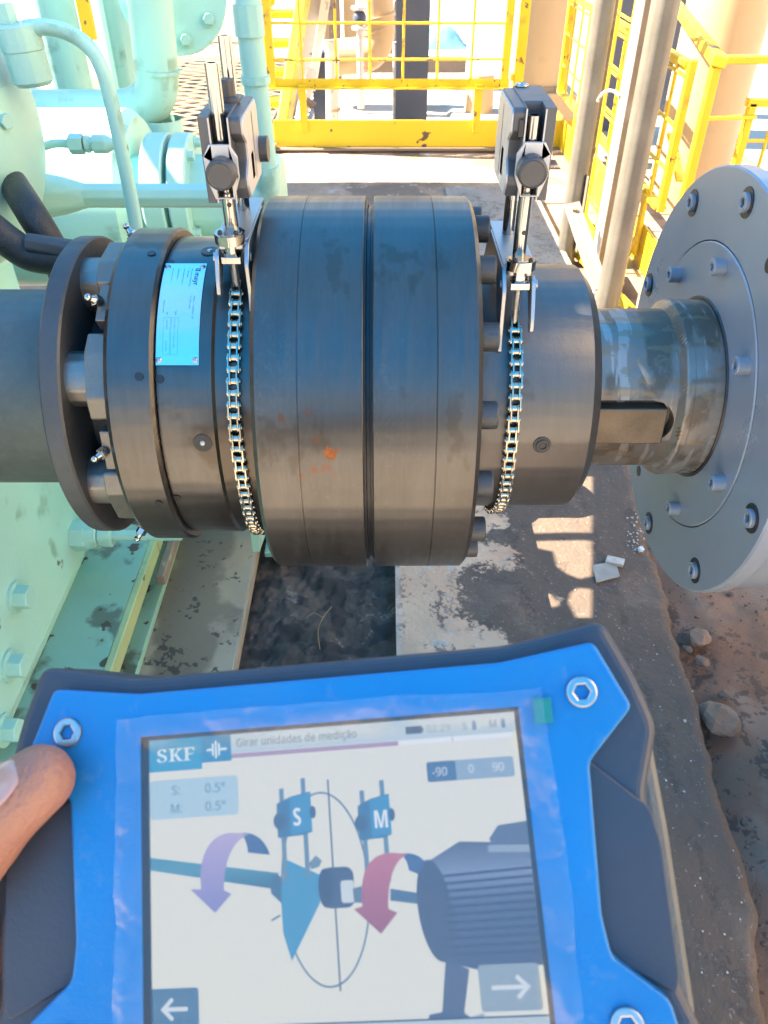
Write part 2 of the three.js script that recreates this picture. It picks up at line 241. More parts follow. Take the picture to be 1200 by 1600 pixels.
// ------------------------------------------------------------------ the shaft line (axis along X)
const Y0 = .72, BASE = [0, Y0, 0];
const hole = (x, th, R, r, d = .006) => { const g = ext(shape(circlePts(0, 0, r, 24)), .0006, 0).translate(0, 0, R); return rotX(uvBox(g), th).translate(x, 0, 0); };
{
  const t = thing('drive_shaft', 'thick dull black shaft entering the flange at the left edge', 'shaft', BASE);
  part(t, 'shaft_body', latheX([[-1.0, 0], [-1.0, .080], [-.2386, .080]], 96), mShaftDark);
}
{
  const t = thing('shaft_coupling', 'large black safety coupling joining two shafts, with nameplate and rust marks', 'coupling', BASE);
  part(t, 'flange', latheX([[-.2386, .05], [-.2386, .1195], [-.2371, .121], [-.2252, .121], [-.2237, .1195], [-.2237, .05]], 128), mGunDark);
  part(t, 'inner_hub', latheX([[-.2240, .070], [-.19, .070]], 96), mGunDark);
  const pinG = cylX(-.2250, -.196, .0198, 40, .0012), blockG = uvBox(ext(shape(roundPts([[-.030, -.014], [.030, -.014], [.030, .006], [.016, .0145], [-.016, .0145], [-.030, .006]], .002)), .017, .001)).rotateY(Math.PI / 2);
  const nip = merge(uvBox(ext(shape(hexPts(.0042)), .005, .0004)), uvBox(new THREE.CylinderGeometry(.0018, .0030, .004, 14).rotateX(Math.PI / 2).translate(0, 0, .007)), uvBox(new THREE.SphereGeometry(.0027, 14, 10).translate(0, 0, .0102)), uvBox(new THREE.CylinderGeometry(.0022, .0022, .004, 12).rotateX(Math.PI / 2).translate(0, 0, -.002)));
  for (let i = 0; i < 7; i++) {
    const th = 34 + i * 360 / 7, a = th * Math.PI / 180;
    const p = part(t, 'drive_pin', pinG, mPin); p.position.set(0, .094 * Math.sin(a), .094 * Math.cos(a)); p.rotation.x = -a;
    const b = part(t, 'drive_lug', blockG, mBlock); b.rotation.order = 'XYZ'; b.rotation.x = Math.PI / 2 - a; b.position.set(-.2055, .106 * Math.sin(a), .106 * Math.cos(a));
    const c = (th + 180 / 7) * Math.PI / 180;
    const n = part(t, 'grease_nipple', nip, mChrome); n.position.set(-.1985, .1195 * Math.sin(c), .1195 * Math.cos(c)); n.rotation.order = 'XYZ'; n.rotation.x = -c + .25; n.rotation.y = -.55;
    const rp = part(t, 'retaining_plate', box(.012, .012, .03, 0, 0, 0, .001), mBlock); rp.position.set(-.1945, .1135 * Math.sin(c), .1135 * Math.cos(c)); rp.rotation.x = Math.PI / 2 - c;
  }
  part(t, 'outer_ring', latheX([[-.1925, .06], [-.1925, .1235], [-.1888, .127], [-.1600, .127], [-.1578, .1248], [-.1578, .121], [-.1578, .05]], 128, .4), mGun);
  part(t, 'plate_drum', latheX([[-.1572, .05], [-.1572, .1205], [-.119, .1212], [-.1170, .1190], [-.112, .1175], [-.0925, .1170], [-.0910, .1155], [-.0910, .12], [-.088, .12]], 128, .35), mGun);
  for (let k = 0; k < 8; k++) {
    const th = 78.5 - 45 * k;
    part(t, 'plugged_hole', hole(-.1667, th, .1271, .0030), mBlack); part(t, 'plugged_hole', hole(-.1545, th - .6, .1206, .0030), mBlack);
  }
  for (const [x, R, th, pin] of [[-.1279, .1212, 11.6, 1], [-.1279, .1212, 85, 1], [.1166, .0996, 5.4, 0]]) {
    const h = part(t, 'set_screw_hole', hole(x, th, R, .0063), mBlack);
    const rim = rotX(uvBox(new THREE.TorusGeometry(.0062, .0005, 8, 36).translate(0, 0, R)), th).translate(x, 0, 0); part(t, 'hole_rim', rim, mGunDark);
    if (pin) part(h, 'set_screw', rotX(uvBox(new THREE.SphereGeometry(.0021, 16, 10).scale(1, 1, .5).translate(0, 0, R + .0006)), th).translate(x, 0, 0), mAlu);
    else part(h, 'set_screw', rotX(uvBox(new THREE.TorusGeometry(.0038, .0009, 6, 24).translate(0, 0, R + .0008)), th).translate(x, 0, 0), mGunDark);
  }
  // the rust: scabs of bare orange rust and brown stains on the left drum
  const xs = -.088, xe = -.0138, circ = 2 * Math.PI * .15;
  const rust = (s, big) => { const blobs = [[13.4, -.0356, .0042, 1], [8.6, -.0475, .0035, .7], [6.8, -.0560, .0030, .5], [22.5, -.0668, .0040, .4], [7.5, -.0335, .002, .3], [17, -.0445, .0028, .25], [24, -.050, .0035, .2], [9, -.038, .004, .15]];
    return tex(0, (u0, v) => { const u = u0 + (big ? 0 : .37); const th = (u * 360 + 180) % 360 - 180, x = lerp(xs, xe, v); const k = .92 + .16 * N(0, u * 4, v); const tl = .007 * (N(3, .31, v * 1.1) - .5) + .008 * (N(3, u * 2, v * .6) - .5); let c = [.112 * k + tl, .106 * k + tl, .100 * k + tl]; c = mix3(c, [.19, .18, .165], .5 * sstep(.86, .9, N(3, u * 5, v * .8) * .6 + N(2, u * 9, v * .2) * .4));
      c = mix3(c, [.08, .066, .052], .5 * sstep(.66, .80, N(1, u * 4 + .3, v * 1) * .7 + N(2, u * 6, v * .7) * .3));
      const st = N(4, u * 3, v * .2) * .6 + .4 * N(3, u * 5, v * .5); c = mix3(c, [.165, .155, .14], .3 * sstep(.55, .75, st));
      if (!big) return c.map(q => q);
      for (const [bt, bx, br, w] of blobs) { const d = Math.hypot((th - bt) / 360 * circ * (1 + .3 * (N(2, u * 9, v) - .5)), x - bx) / br + 1.1 * (N(2, u * 11, v * 1.2) - .5); if (d < 1.1) c = mix3(c, w > .9 ? mix3([.16, .058, .024], [.27, .115, .048], N(3, u * 10, v) * N(2, u * 14, v * 1.5) * 1.6) : [.165, .074, .046], (w > .9 ? .95 : w > .3 ? .75 : .5) * sstep(1.1, w > .9 ? .8 : .35, d)); }
      return c; }, true, 2048, 256); };
  const drumMat = big => std({ metalness: .90, roughness: .44, roughnessMap: broadRough, map: rust(1, big) });
  const drumUV = (g, a, b) => { const uv = g.attributes.uv, p = g.attributes.position; for (let i = 0; i < uv.count; i++) { const R = Math.hypot(p.getY(i), p.getZ(i)); if (R > .1) uv.setXY(i, Math.atan2(p.getY(i), p.getZ(i)) / (2 * Math.PI) + (uv.getX(i) > 3.14159 * R ? 1 : 0), (p.getX(i) - a) / (b - a)); } return g; };
  part(t, 'left_drum', drumUV(latheX([[-.088, .08], [-.088, .1470], [-.0850, .150], [-.0573, .1501], [-.0571, .1496], [-.0567, .1496], [-.0565, .150], [-.0144, .1502], [-.0138, .1496], [-.0138, .08]], 160, .3), xs, xe), drumMat(true), 'left half of the drum with orange rust scabs');
  part(t, 'gap_ring', latheX([[-.0142, .08], [-.0142, .1445], [-.0122, .1445], [-.0118, .142], [-.0095, .142], [-.0092, .1435], [-.0070, .1435], [-.0070, .08]], 128, .3), mBlack);
  part(t, 'right_drum', drumUV(latheX([[-.0075, .08], [-.0075, .1496], [-.0069, .1502], [.0345, .1502], [.0348, .1497], [.0351, .1497], [.0354, .1502], [.0618, .150], [.0650, .1465], [.0650, .08]], 160, .3), -.0075, .065), drumMat(false));
  const [bh, bs] = capScrew(.0096, .0108);
  for (let k = 0; k < 16; k++) {
    const a = (22.5 * k - .3) * Math.PI / 180, s = part(t, 'drum_screw', bh, mGunDark); s.rotation.y = Math.PI / 2; s.position.set(.0650, .1335 * Math.sin(a), .1335 * Math.cos(a)); part(s, 'hex_socket', bs, mBlack);
  }
  part(t, 'right_hub', latheX([[.0640, .07], [.0640, .0995], [.1500, .0995], [.1512, .0992], [.1580, .0915], [.1590, .090], [.1590, .0655]], 128, .3), mHub);
  // nameplate wrapped on the drum
  {
    const cv = document.createElement('canvas'); cv.width = 1024; cv.height = 384; const c = cv.getContext('2d');
    c.fillStyle = '#d3d6d8'; c.fillRect(0, 0, 1024, 384); c.fillStyle = '#2b3238';
    c.font = 'bold 62px sans-serif'; c.fillText('mayr', 122, 92);
    for (const x of [70, 92]) { c.fillRect(x, 46, 8, 44); c.fillRect(x + 8, 42, 7, 24); c.fillRect(x + 8, 72, 7, 24); }
    c.font = '17px sans-serif';
    // print too fine to read in the photograph: rows of small strokes
    const fine = (x, y, w, h = 11) => { for (let q = x; q < x + w;) { const l = rr(3, 6); if (rnd() > .16) c.fillRect(q, y - h * rr(.7, 1), 2, h * .9), c.fillRect(q, y - h * (rnd() > .5 ? .2 : .9), l, 2); q += l + 2; } };
    [[128, 215], [160, 120], [200, 190], [252, 140], [304, 150]].forEach(([y, w]) => fine(70, y, w)); fine(392, 72, 230); fine(392, 104, 130);
    c.font = '20px sans-serif'; c.fillText('Type', 540, 226); c.fillText('Nr.', 556, 304); fine(440, 340, 120);
    c.strokeStyle = '#7b868c'; c.lineWidth = 2; c.strokeRect(608, 192, 330, 62); c.strokeRect(608, 262, 330, 62); c.fillStyle = '#8f9aa0'; fine(622, 232, 250, 16); fine(622, 302, 90, 16); fine(820, 302, 80, 16);
    const tx = new THREE.CanvasTexture(cv); tx.colorSpace = THREE.SRGBColorSpace;
    const R = .1222, a0 = 76.3 * Math.PI / 180, a1 = 37.3 * Math.PI / 180, x0 = -.1572 + .0005, x1 = -.1272, pos = [], uv = [], idx = [], n = 40;
    for (const [dR, s] of [[0, 0], [-.0009, 1]]) for (let i = 0; i <= n; i++) for (const e of [0, 1]) { const a = lerp(a0, a1, i / n); pos.push(e ? x1 : x0, (R + dR) * Math.sin(a), (R + dR) * Math.cos(a)); uv.push(i / n, e); }
    for (let i = 0; i < n; i++) { const a = i * 2, o = (n + 1) * 2; idx.push(a, a + 2, a + 1, a + 1, a + 2, a + 3, a, a + o, a + 2, a + 2, a + o, a + 2 + o, a + 1, a + 3, a + 1 + o, a + 3, a + 3 + o, a + 1 + o); }
    const g = new THREE.BufferGeometry(); g.setAttribute('position', new THREE.Float32BufferAttribute(pos, 3)); g.setAttribute('uv', new THREE.Float32BufferAttribute(uv, 2)); g.setIndex(idx); g.computeVertexNormals();
    const pl = part(t, 'nameplate', toCreasedNormals(g, .6), std({ map: tx, metalness: 1, roughness: .24 }), 'shiny metal nameplate reflecting the blue sky');
    for (const th of [74.6, 39]) for (const x of [-.1545, -.1297]) part(pl, 'rivet', rotX(uvBox(new THREE.SphereGeometry(.0022, 16, 10).scale(1, 1, .55).translate(0, 0, R)), th).translate(x, 0, 0), mSteel);
  }
}
// ------------------------------------------------------------------ motor
{
  const t = thing('electric_motor', 'grey motor end with round bolted shield and scratched steel shaft with key', 'motor', BASE);
  const n3 = (u, v) => N(3, u * .5, v * 2);
  const shaftMat = std({ metalness: .62, roughness: .60, roughnessMap: tex(.2, (u, v) => { const g = .55 + .7 * (N(1, u, v) - .3); return [g, g, g]; }, false), map: tex(.21, (u, v) => {
    let c = mix3([.17, .155, .135], [.27, .25, .225], N(0, u, v)); c = mix3(c, [.105, .08, .055], .75 * sstep(.52, .68, N(1, u * 1, v * 2))); c = mix3(c, [.38, .365, .34], .6 * sstep(.60, .72, N(2, u * .25, v * 2))); return mix3(c, [.24, .17, .10], .6 * sstep(.6, .7, N(2, u * 2, v))); }), bumpMap: tex(.12, (u, v) => { const g = N(2, u * .2, v * 2) * .6 + .4 * N(3, u, v); return [g, g, g]; }, false), bumpScale: .00015 });
  const keyA = 4.9 * Math.PI / 180;
  // the shaft with its open keyway: arc sections leave the slot free between the angles of the slot
  const slotHalf = .0185, slotEnd = .2245, slotFloor = .0535, Rs = .0651;
  {
    const pos = [], idx = [], nA = 120, ha = Math.asin(slotHalf / Rs), cA = 5.2 * Math.PI / 180;
    const quad = (a, b, c, d) => { const o = pos.length / 3; pos.push(...a, ...b, ...c, ...d); idx.push(o, o + 1, o + 2, o, o + 2, o + 3); };
    const P = (x, a, R = Rs) => [x, R * Math.sin(a), R * Math.cos(a)];
    const x0 = .150, xm = slotEnd - slotHalf, x1 = .2250;
    for (let i = 0; i < nA; i++) { const a = cA + ha + (2 * Math.PI - 2 * ha) * i / nA, b = cA + ha + (2 * Math.PI - 2 * ha) * (i + 1) / nA; quad(P(x0, a), P(x1, a), P(x1, b), P(x0, b)); }
    const K = 20; const endX = s => xm + Math.sqrt(Math.max(0, slotHalf ** 2 - s * s));   // the round end of the slot
    for (let i = 0; i < K; i++) { const s0 = slotHalf * (i / K * 2 - 1), s1 = slotHalf * ((i + 1) / K * 2 - 1), a = cA + Math.asin(s0 / Rs), b = cA + Math.asin(s1 / Rs), e0 = endX(s0), e1 = endX(s1);
      quad(P(e0, a), P(x1, a), P(x1, b), P(e1, b));
      const f = s => { const y = s, z = slotFloor; return [z * Math.sin(cA) + y * Math.cos(cA), z * Math.cos(cA) - y * Math.sin(cA)]; };
      const F0 = f(s0), F1 = f(s1); quad([e0, ...F0], P(e0, a), P(e1, b), [e1, ...F1]); quad([x0, ...F0], [e0, ...F0], [e1, ...F1], [x0, ...F1]); }
    for (const s of [-slotHalf, slotHalf]) { const a = cA + Math.asin(s / Rs), y = s, z = slotFloor, f = [z * Math.sin(cA) + y * Math.cos(cA), z * Math.cos(cA) - y * Math.sin(cA)]; quad([x0, ...f], P(x0, a), P(xm, a), [xm, ...f]); }
    const g = new THREE.BufferGeometry(); g.setAttribute('position', new THREE.Float32BufferAttribute(pos, 3)); g.setIndex(idx); g.computeVertexNormals(); g.setAttribute('uv', new THREE.Float32BufferAttribute(new Float32Array(pos.length / 3 * 2), 2));
    const cr = cylUV(toCreasedNormals(g, .5));
    const collar = latheX([[.2250, .0651], [.2256, .0655], [.2266, .0672], [.2285, .0702], [.2300, .0720], [.2318, .0728], [.2340, .0728], [.2352, .0722], [.2600, .0722]], 128, .9);
    const sh = part(t, 'motor_shaft', merge(cr, collar), shaftMat, 'scratched bare steel shaft');
    part(sh, 'shaft_key', rotX(box(.080, slotHalf * 2 - .0065, .016, .1785, -.0028, slotFloor + .0036, .0012), 5.2), flat([.12, .095, .068], .55, .6, .25, .1));
  }
  part(t, 'end_shield', latheX([[.2590, .1182], [.2590, .1706], [.2604, .172], [.2720, .172], [.2724, .10]], 160, .4), mMotor);
  part(t, 'bearing_cover', latheX([[.2585, .0728], [.2580, .0735], [.2580, .1164], [.2588, .1172], [.2660, .1172]], 128, .3), mMotor);
  part(t, 'shaft_seal', latheX([[.2592, .0715], [.2568, .0722], [.2566, .0745], [.2578, .0752], [.2590, .0752]], 96, .4), mBlack);
  part(t, 'frame', latheX([[.2722, .10], [.2722, .166], [.2790, .168], [.82, .168], [.84, .15], [.84, .0]], 96, .4), mMotor);
  part(t, 'foot', merge(box(.14, .55, .05, .74, -.42, .11, .006), box(.14, .55, .05, .74, -.42, -.11, .006), box(.16, .03, .34, .74, -.705, 0, .004)), mMotor);
  const [ch, cs] = capScrew(.0064, .0088, .5);
  for (let k = 0; k < 7; k++) { const a = (90 + 360 / 7 * k) * Math.PI / 180, s = part(t, 'cover_screw', ch, mMotor); s.rotation.y = -Math.PI / 2; s.position.set(.2580, .1045 * Math.sin(a), .1045 * Math.cos(a)); part(s, 'hex_socket', cs, mBlack); }
  const ring = uvBox(ext(shape(circlePts(0, 0, .0108, 32), [circlePts(0, 0, .0068, 28)]), .0006, 0)), [dh, ds] = capScrew(.0070, .003, .55);
  for (const deg of [127, 88, 170, -92, -47, -6, 41, 215]) {
    const a = deg * Math.PI / 180, s = part(t, 'shield_screw', merge(ring), mBlack); s.rotation.y = -Math.PI / 2; s.position.set(.2590, .154 * Math.sin(a), .154 * Math.cos(a)); const h = part(s, 'screw_head', dh, mMotor); h.position.z = .0001; part(s, 'hex_socket', ds, mBlack);
  }
  for (const a of [-115, 64].map(d => d * Math.PI / 180)) { const s = part(t, 'tapped_hole', uvBox(ext(shape(circlePts(0, 0, .0052, 24)), .0005, 0)), mBlack); s.rotation.y = -Math.PI / 2; s.position.set(.2590, .146 * Math.sin(a), .146 * Math.cos(a)); }
}
// ------------------------------------------------------------------ chain brackets and measuring units
function chainLinks(t, x, R, th0, n) {
  const chain = new THREE.Group(); chain.name = 'roller_chain'; t.add(chain);
  const pitch = .008, dth = pitch / (R + .0035);
  const plate = (w, xx) => { const pts = []; for (let i = 0; i <= 10; i++) { const a = -Math.PI / 2 + Math.PI * i / 10; pts.push([pitch / 2 + .0034 * Math.cos(a), .0034 * Math.sin(a)]); } for (let i = 0; i <= 10; i++) { const a = Math.PI / 2 + Math.PI * i / 10; pts.push([-pitch / 2 + .0034 * Math.cos(a), .0034 * Math.sin(a)]); } return ext(shape(pts), w, .0002, 1).rotateY(Math.PI / 2).translate(xx - w / 2, 0, 0); };
  const cyl = (r, l, z, cx = 0) => new THREE.CylinderGeometry(r, r, l, 12).rotateZ(Math.PI / 2).translate(cx, 0, z);
  const outer = merge(plate(.0009, -.0036), plate(.0009, .0036), cyl(.0016, .0098, pitch / 2), cyl(.0016, .0098, -pitch / 2));
  const inner = merge(plate(.0009, -.0024), plate(.0009, .0024), cyl(.0026, .0048, pitch / 2), cyl(.0026, .0048, -pitch / 2));
  for (let i = 0; i < n; i++) {
    const a = th0 - dth * i, m = part(chain, 'chain_link', i % 2 ? outer : inner, mLink);
    m.position.set(x + .0006 * Math.sin(i * .4), (R + .0038) * Math.sin(a), (R + .0038) * Math.cos(a)); m.rotation.x = Math.PI / 2 - a;
  }
}
const mLink = std({ color: col(.50, .45, .36), metalness: 1, roughness: .24 });
function makeBracket(label, x, R, zf, zr, yTop, yTop2, th0, nLinks, flip) {
  const t = thing('chain_bracket', label, 'bracket', BASE, 'chain brackets clamped on the coupling');
  const rodG = (z, y0, y1) => { const wall = .0046, r = new THREE.CylinderGeometry(.0046, .0046, y1 - y0, 32, 1, true).translate(0, (y0 + y1) / 2, 0), l = ext(shape(circlePts(0, 0, .0046, 32), [circlePts(0, 0, .0026, 24)]), .0004, 0).rotateX(-Math.PI / 2).translate(0, y1, 0), i = new THREE.CylinderGeometry(.0026, .0026, .02, 24, 1, true).translate(0, y1 - .01, 0), b = new THREE.CylinderGeometry(.0026, .0026, .001, 24).translate(0, y1 - .018, 0); return merge(r, l, i, b).translate(x, 0, z); };
  const yb = R + .026;                                        // the plate the rods stand on
  part(t, 'rod', rodG(zf, yb - .004, yTop), mChrome); part(t, 'rod', rodG(zr, yb - .004, yTop2), mChrome);
  part(t, 'rod_hole', uvBox(new THREE.CylinderGeometry(.0016, .0016, .0094, 14).rotateX(Math.PI / 2)).translate(x + .001, yb + .022, zf), mBlack);
  // side cheeks: V legs that sit on the drum and run down to the tension screw in front
  const cz = (zf + zr) / 2; 
  const seat = (z) => Math.sqrt(Math.max(R * R - z * z, 0));
  const prof = []; const zFront = (R + .004) * Math.cos(th0) + .010, zBack = zr - .036;
  prof.push([zBack, seat(zBack) + .006], [zr - .012, yb], [zf + .010, yb]); prof.push([zf + .022, yb - .012], [zFront, seat(zFront) + .010], [zFront + .004, seat(zFront) - .002], [zFront - .006, seat(zFront - .006) + .003]);
  for (let i = 1; i < 8; i++) { const z = lerp(zFront - .006, zBack, i / 8), lift = .004 + .014 * Math.max(0, 1 - ((z - cz) / .032) ** 2); prof.push([z, seat(z) + lift]); }
  const cheek = ext(shape(roundPts(prof, .003, 3)), .0022, .0004, 1).rotateY(-Math.PI / 2);        // (z, y) profile -> thickness along -x
  const ck = cheek.clone(); { const p = ck.attributes.position; }
  const g1 = uvBox(ext(shape(roundPts(prof, .003, 3).map(([z, y]) => [-z, y])), .0022, .0004, 1).rotateY(Math.PI / 2));
  const inner = flip > 0 ? x + .0098 : x - .0120, outer = flip > 0 ? x - .0108 : x + .0086;
  part(t, 'side_plate', g1.clone().translate(inner, 0, 0), mAlu);
  // the outer cheek only keeps its front arm
  const armP = []; const zA = zf + .006, ey = (R + .004) * Math.sin(th0), ez = (R + .004) * Math.cos(th0);
  const arm = [[zA, yb - .006], [zA + .010, yb - .007], [ez + .013, ey + .010], [ez + .015, ey + .001], [ez + .008, ey - .001], [ez + .003, ey + .008], [zA - .004, yb - .016]];
  part(t, 'tension_arm', uvBox(ext(shape(roundPts(arm.map(([z, y]) => [-z, y]), .003, 3)), .0022, .0004, 1).rotateY(Math.PI / 2)).translate(outer, 0, 0), mAlu);
  // sloping base plate under the rods, narrower at the front
  const w0 = .0225, bp = ext(shape(roundPts([[-w0 / 2, -(zBack + .008)], [w0 / 2, -(zBack + .008)], [w0 / 2, -(zf + .004)], [w0 * .36, -(zf + .014)], [-w0 * .36, -(zf + .014)], [-w0 / 2, -(zf + .004)]], .002, 3)), .004, .0005, 1).rotateX(-Math.PI / 2);
  part(t, 'base_plate', uvBox(bp).translate(x, yb - .004, 0), mAlu);
  // tension nut, sleeve, yoke block and threaded screw, in a line down to the chain
  const A = V(x, yb + .006, zf + .010), aEnd = th0 + .02, B = V(x, (R + .0045) * Math.sin(aEnd), (R + .0045) * Math.cos(aEnd)), d = B.clone().sub(A).normalize(), L = A.distanceTo(B);
  const at = s => A.clone().addScaledVector(d, s);
  const knurl = merge(rod(at(0), at(.0065), .0104, .0104, 10), rod(at(-.0008), at(.0073), .0083, .0083, 24));
  const nut = part(t, 'tension_nut', knurl, mChrome);
  for (const s of [-.5, .55]) part(nut, 'nut_hole', uvBox(new THREE.SphereGeometry(.0017, 12, 8)).translate(...at(.0036).add(V(.0104 * Math.sin(s), .0104 * Math.cos(s) * .62, .0104 * Math.cos(s) * .78)).toArray()), mBlack);
  part(t, 'sleeve', rod(at(.006), at(.0150), .0058, .0058, 28), mChrome);
  const yoke = part(t, 'yoke_block', box(.0135, .0050, .0145, 0, .001, .001, .0006), mChrome); yoke.position.copy(at(.0175)); yoke.quaternion.setFromUnitVectors(V(0, -1, 0), d);
  const th = []; for (let i = 0; i < 14; i++) { const s = .0205 + i * .0011; if (s > L - .001) break; th.push(rod(at(s), at(s + .0006), .0026, .0026, 14)); } th.push(rod(at(.018), at(L), .0021, .0021, 14));
  part(t, 'tension_screw', merge(th), mSteel);
  for (const s of [-1, 1]) { const q = at(.0175).add(V(s * .0118, 0, 0)); part(t, 'pivot_pin', rod(q, q.clone().add(V(s * .0012, 0, 0)), .0032, .0032, 20), mSteel); }
  chainLinks(t, x, R, th0, nLinks);
  return t;
}
makeBracket('steel chain bracket clamped on the coupling drum beside the nameplate', -.1035, .1172, .042, -.012, .2465, .2535, 64.5 * Math.PI / 180, 49, 1);
makeBracket('steel chain bracket clamped on the coupling hub beside the bare motor shaft', .0935, .0995, .044, -.012, .2185, .224, 55.4 * Math.PI / 180, 50, -1);

function makeUnit(label, x, side, y0, y1) {                   // side: +1 looks towards +x
  const t = thing('measuring_unit', label, 'measuring unit', [x, Y0, 0], 'laser measuring units on the brackets');
  const H = y1 - y0, zb = -.021, zf = .050, D = zf - zb, W = .024, flipX = g => side > 0 ? g : flipTri(g.scale(-1, 1, 1));
  const flipTri = g => { g = plain(g); const p = g.attributes; for (const k of Object.keys(p)) { const a = p[k]; for (let i = 0; i < a.count; i += 3) for (let c = 0; c < a.itemSize; c++) { const s = a.array[(i + 1) * a.itemSize + c]; a.array[(i + 1) * a.itemSize + c] = a.array[(i + 2) * a.itemSize + c]; a.array[(i + 2) * a.itemSize + c] = s; } } return g; };
  const prism = (pts, xa, xb, bev = .0007) => flipX(uvBox(ext(shape(pts.map(([z, y]) => [-z, y])), xb - xa, bev, 2).rotateY(Math.PI / 2).translate(xa, 0, 0)));
  // rear half of the housing, with the groove for the front rod left open by two cheeks
  part(t, 'housing', merge(
    prism(roundPts([[zb, y0 + .006], [zb + .006, y0], [zf - .016, y0], [zf - .016, y1], [zb + .006, y1], [zb, y1 - .006]], .002), -W / 2, W / 2 - .006),
    prism([[zf - .0165, y0], [zf, y0 + .001], [zf, y1 - .0005], [zf - .0165, y1]], -W / 2, -.0062),
    prism([[zf - .0165, y0], [zf, y0 + .001], [zf, y1 - .0005], [zf - .0165, y1]], .0062, W / 2 - .006)), mUnit);
  const notch = [[zb + .003, y0 + .007], [zb + .008, y0 + .001], [zf - .009, y0 + .001], [zf - .002, y0 + .010], [zf - .002, y0 + .016], [zf - .013, y0 + .024], [zf - .013, y0 + .035], [zf - .002, y0 + .042], [zf - .001, y1 - .003], [zf - .004, y1 - .001], [zb + .008, y1 - .001], [zb + .003, y1 - .008]];
  part(t, 'sensor_housing', prism(roundPts(notch, .0016, 3), W / 2 - .0062, W / 2 + .0005), mUnit);
  const cz0 = zb + .005, face = notch.map(([z, y]) => [lerp((zb + zf) / 2, z, .955), lerp((y0 + y1) / 2, y, .955)]);
  const fp = part(t, 'sensor_face', prism(roundPts(face, .0016, 3), W / 2 + .0003, W / 2 + .0022, .0004), mUnitFace, 'pale face plate with a slot');
  part(fp, 'laser_slot', flipX(box(.0006, H * .78, .0024, W / 2 + .0023, (y0 + y1) / 2, zb + .030, 0)), mBlack);
  part(fp, 'sensor_window', flipX(box(.0006, H * .30, .010, W / 2 + .0023, y0 + H * .32, zb + .042, 0)), flat([.02, .01, .012], .12, 0, .05, .1, 0));
  // silver clamp plate behind the knob, with the light rims of the groove
  const zp = zf + .0002;
  part(t, 'clamp_plate', flipX(uvBox(ext(shape([[-.0105, y0 + .017], [-.006, y0 + .004], [.006, y0 + .004], [.0108, y0 + .017], [.0108, y0 + .030], [.0065, y0 + .037], [-.0065, y0 + .037], [-.0105, y0 + .030]].map(([a, b]) => [a - .001, b]), [[[-.0056, y0 + .002 + .003], [-.0056, y0 + .0365], [.0046, y0 + .0365], [.0046, y0 + .005]]]), .0020, .0003, 1)).translate(0, 0, zp)), mUnitFace);
  for (const s of [-1, 1]) part(t, 'groove_rim', box(.0010, H - .002, .004, s * .0060, (y0 + y1) / 2, zf - .001, .0002), mUnitFace);
  const kz = zf + .0020, ky = y0 + .0215;
  const kn = part(t, 'clamp_knob', uvBox(toCreasedNormals(new THREE.LatheGeometry([[0, .0], [.0086, 0], [.0094, .0008], [.0094, .0100], [.0088, .0112], [.0078, .0118], [.0074, .0114], [0, .0114]].map(p => new THREE.Vector2(...p)), 48), .4).rotateX(Math.PI / 2)).translate(-.0002, ky, kz), mKnob);
  if (side > 0) {
    part(t, 'top_knob', uvBox(toCreasedNormals(new THREE.LatheGeometry([[.0074, 0], [.0074, .0024], [.0050, .0034], [.0050, .0120], [.0044, .0130], [0, .0130]].map(p => new THREE.Vector2(...p)), 40), .4)).translate(.0006, y1, .008), mKnob);
    part(t, 'side_knob', uvBox(new THREE.CylinderGeometry(.0085, .0085, .007, 32).rotateZ(Math.PI / 2)).translate(W / 2 + .005, y0 + .018, zb + .006), mKnob);
  } else {
    part(t, 'top_button', uvBox(new THREE.TorusGeometry(.0036, .0012, 10, 28).rotateX(Math.PI / 2)).translate(-.001, y1 + .0006, -.012), mChrome);
    part(t, 'front_socket', box(.003, .010, .001, -.0085, y1 - .012, zf + .0002, .0002), mBlack);
  }
  return t;
}
makeUnit('dark grey measuring unit on the bracket beside the nameplate, black knob in front', -.1025, 1, .1665, .2195);
makeUnit('dark grey measuring unit on the bracket by the motor side, pale face on its left', .0935, -1, .168, .2245);

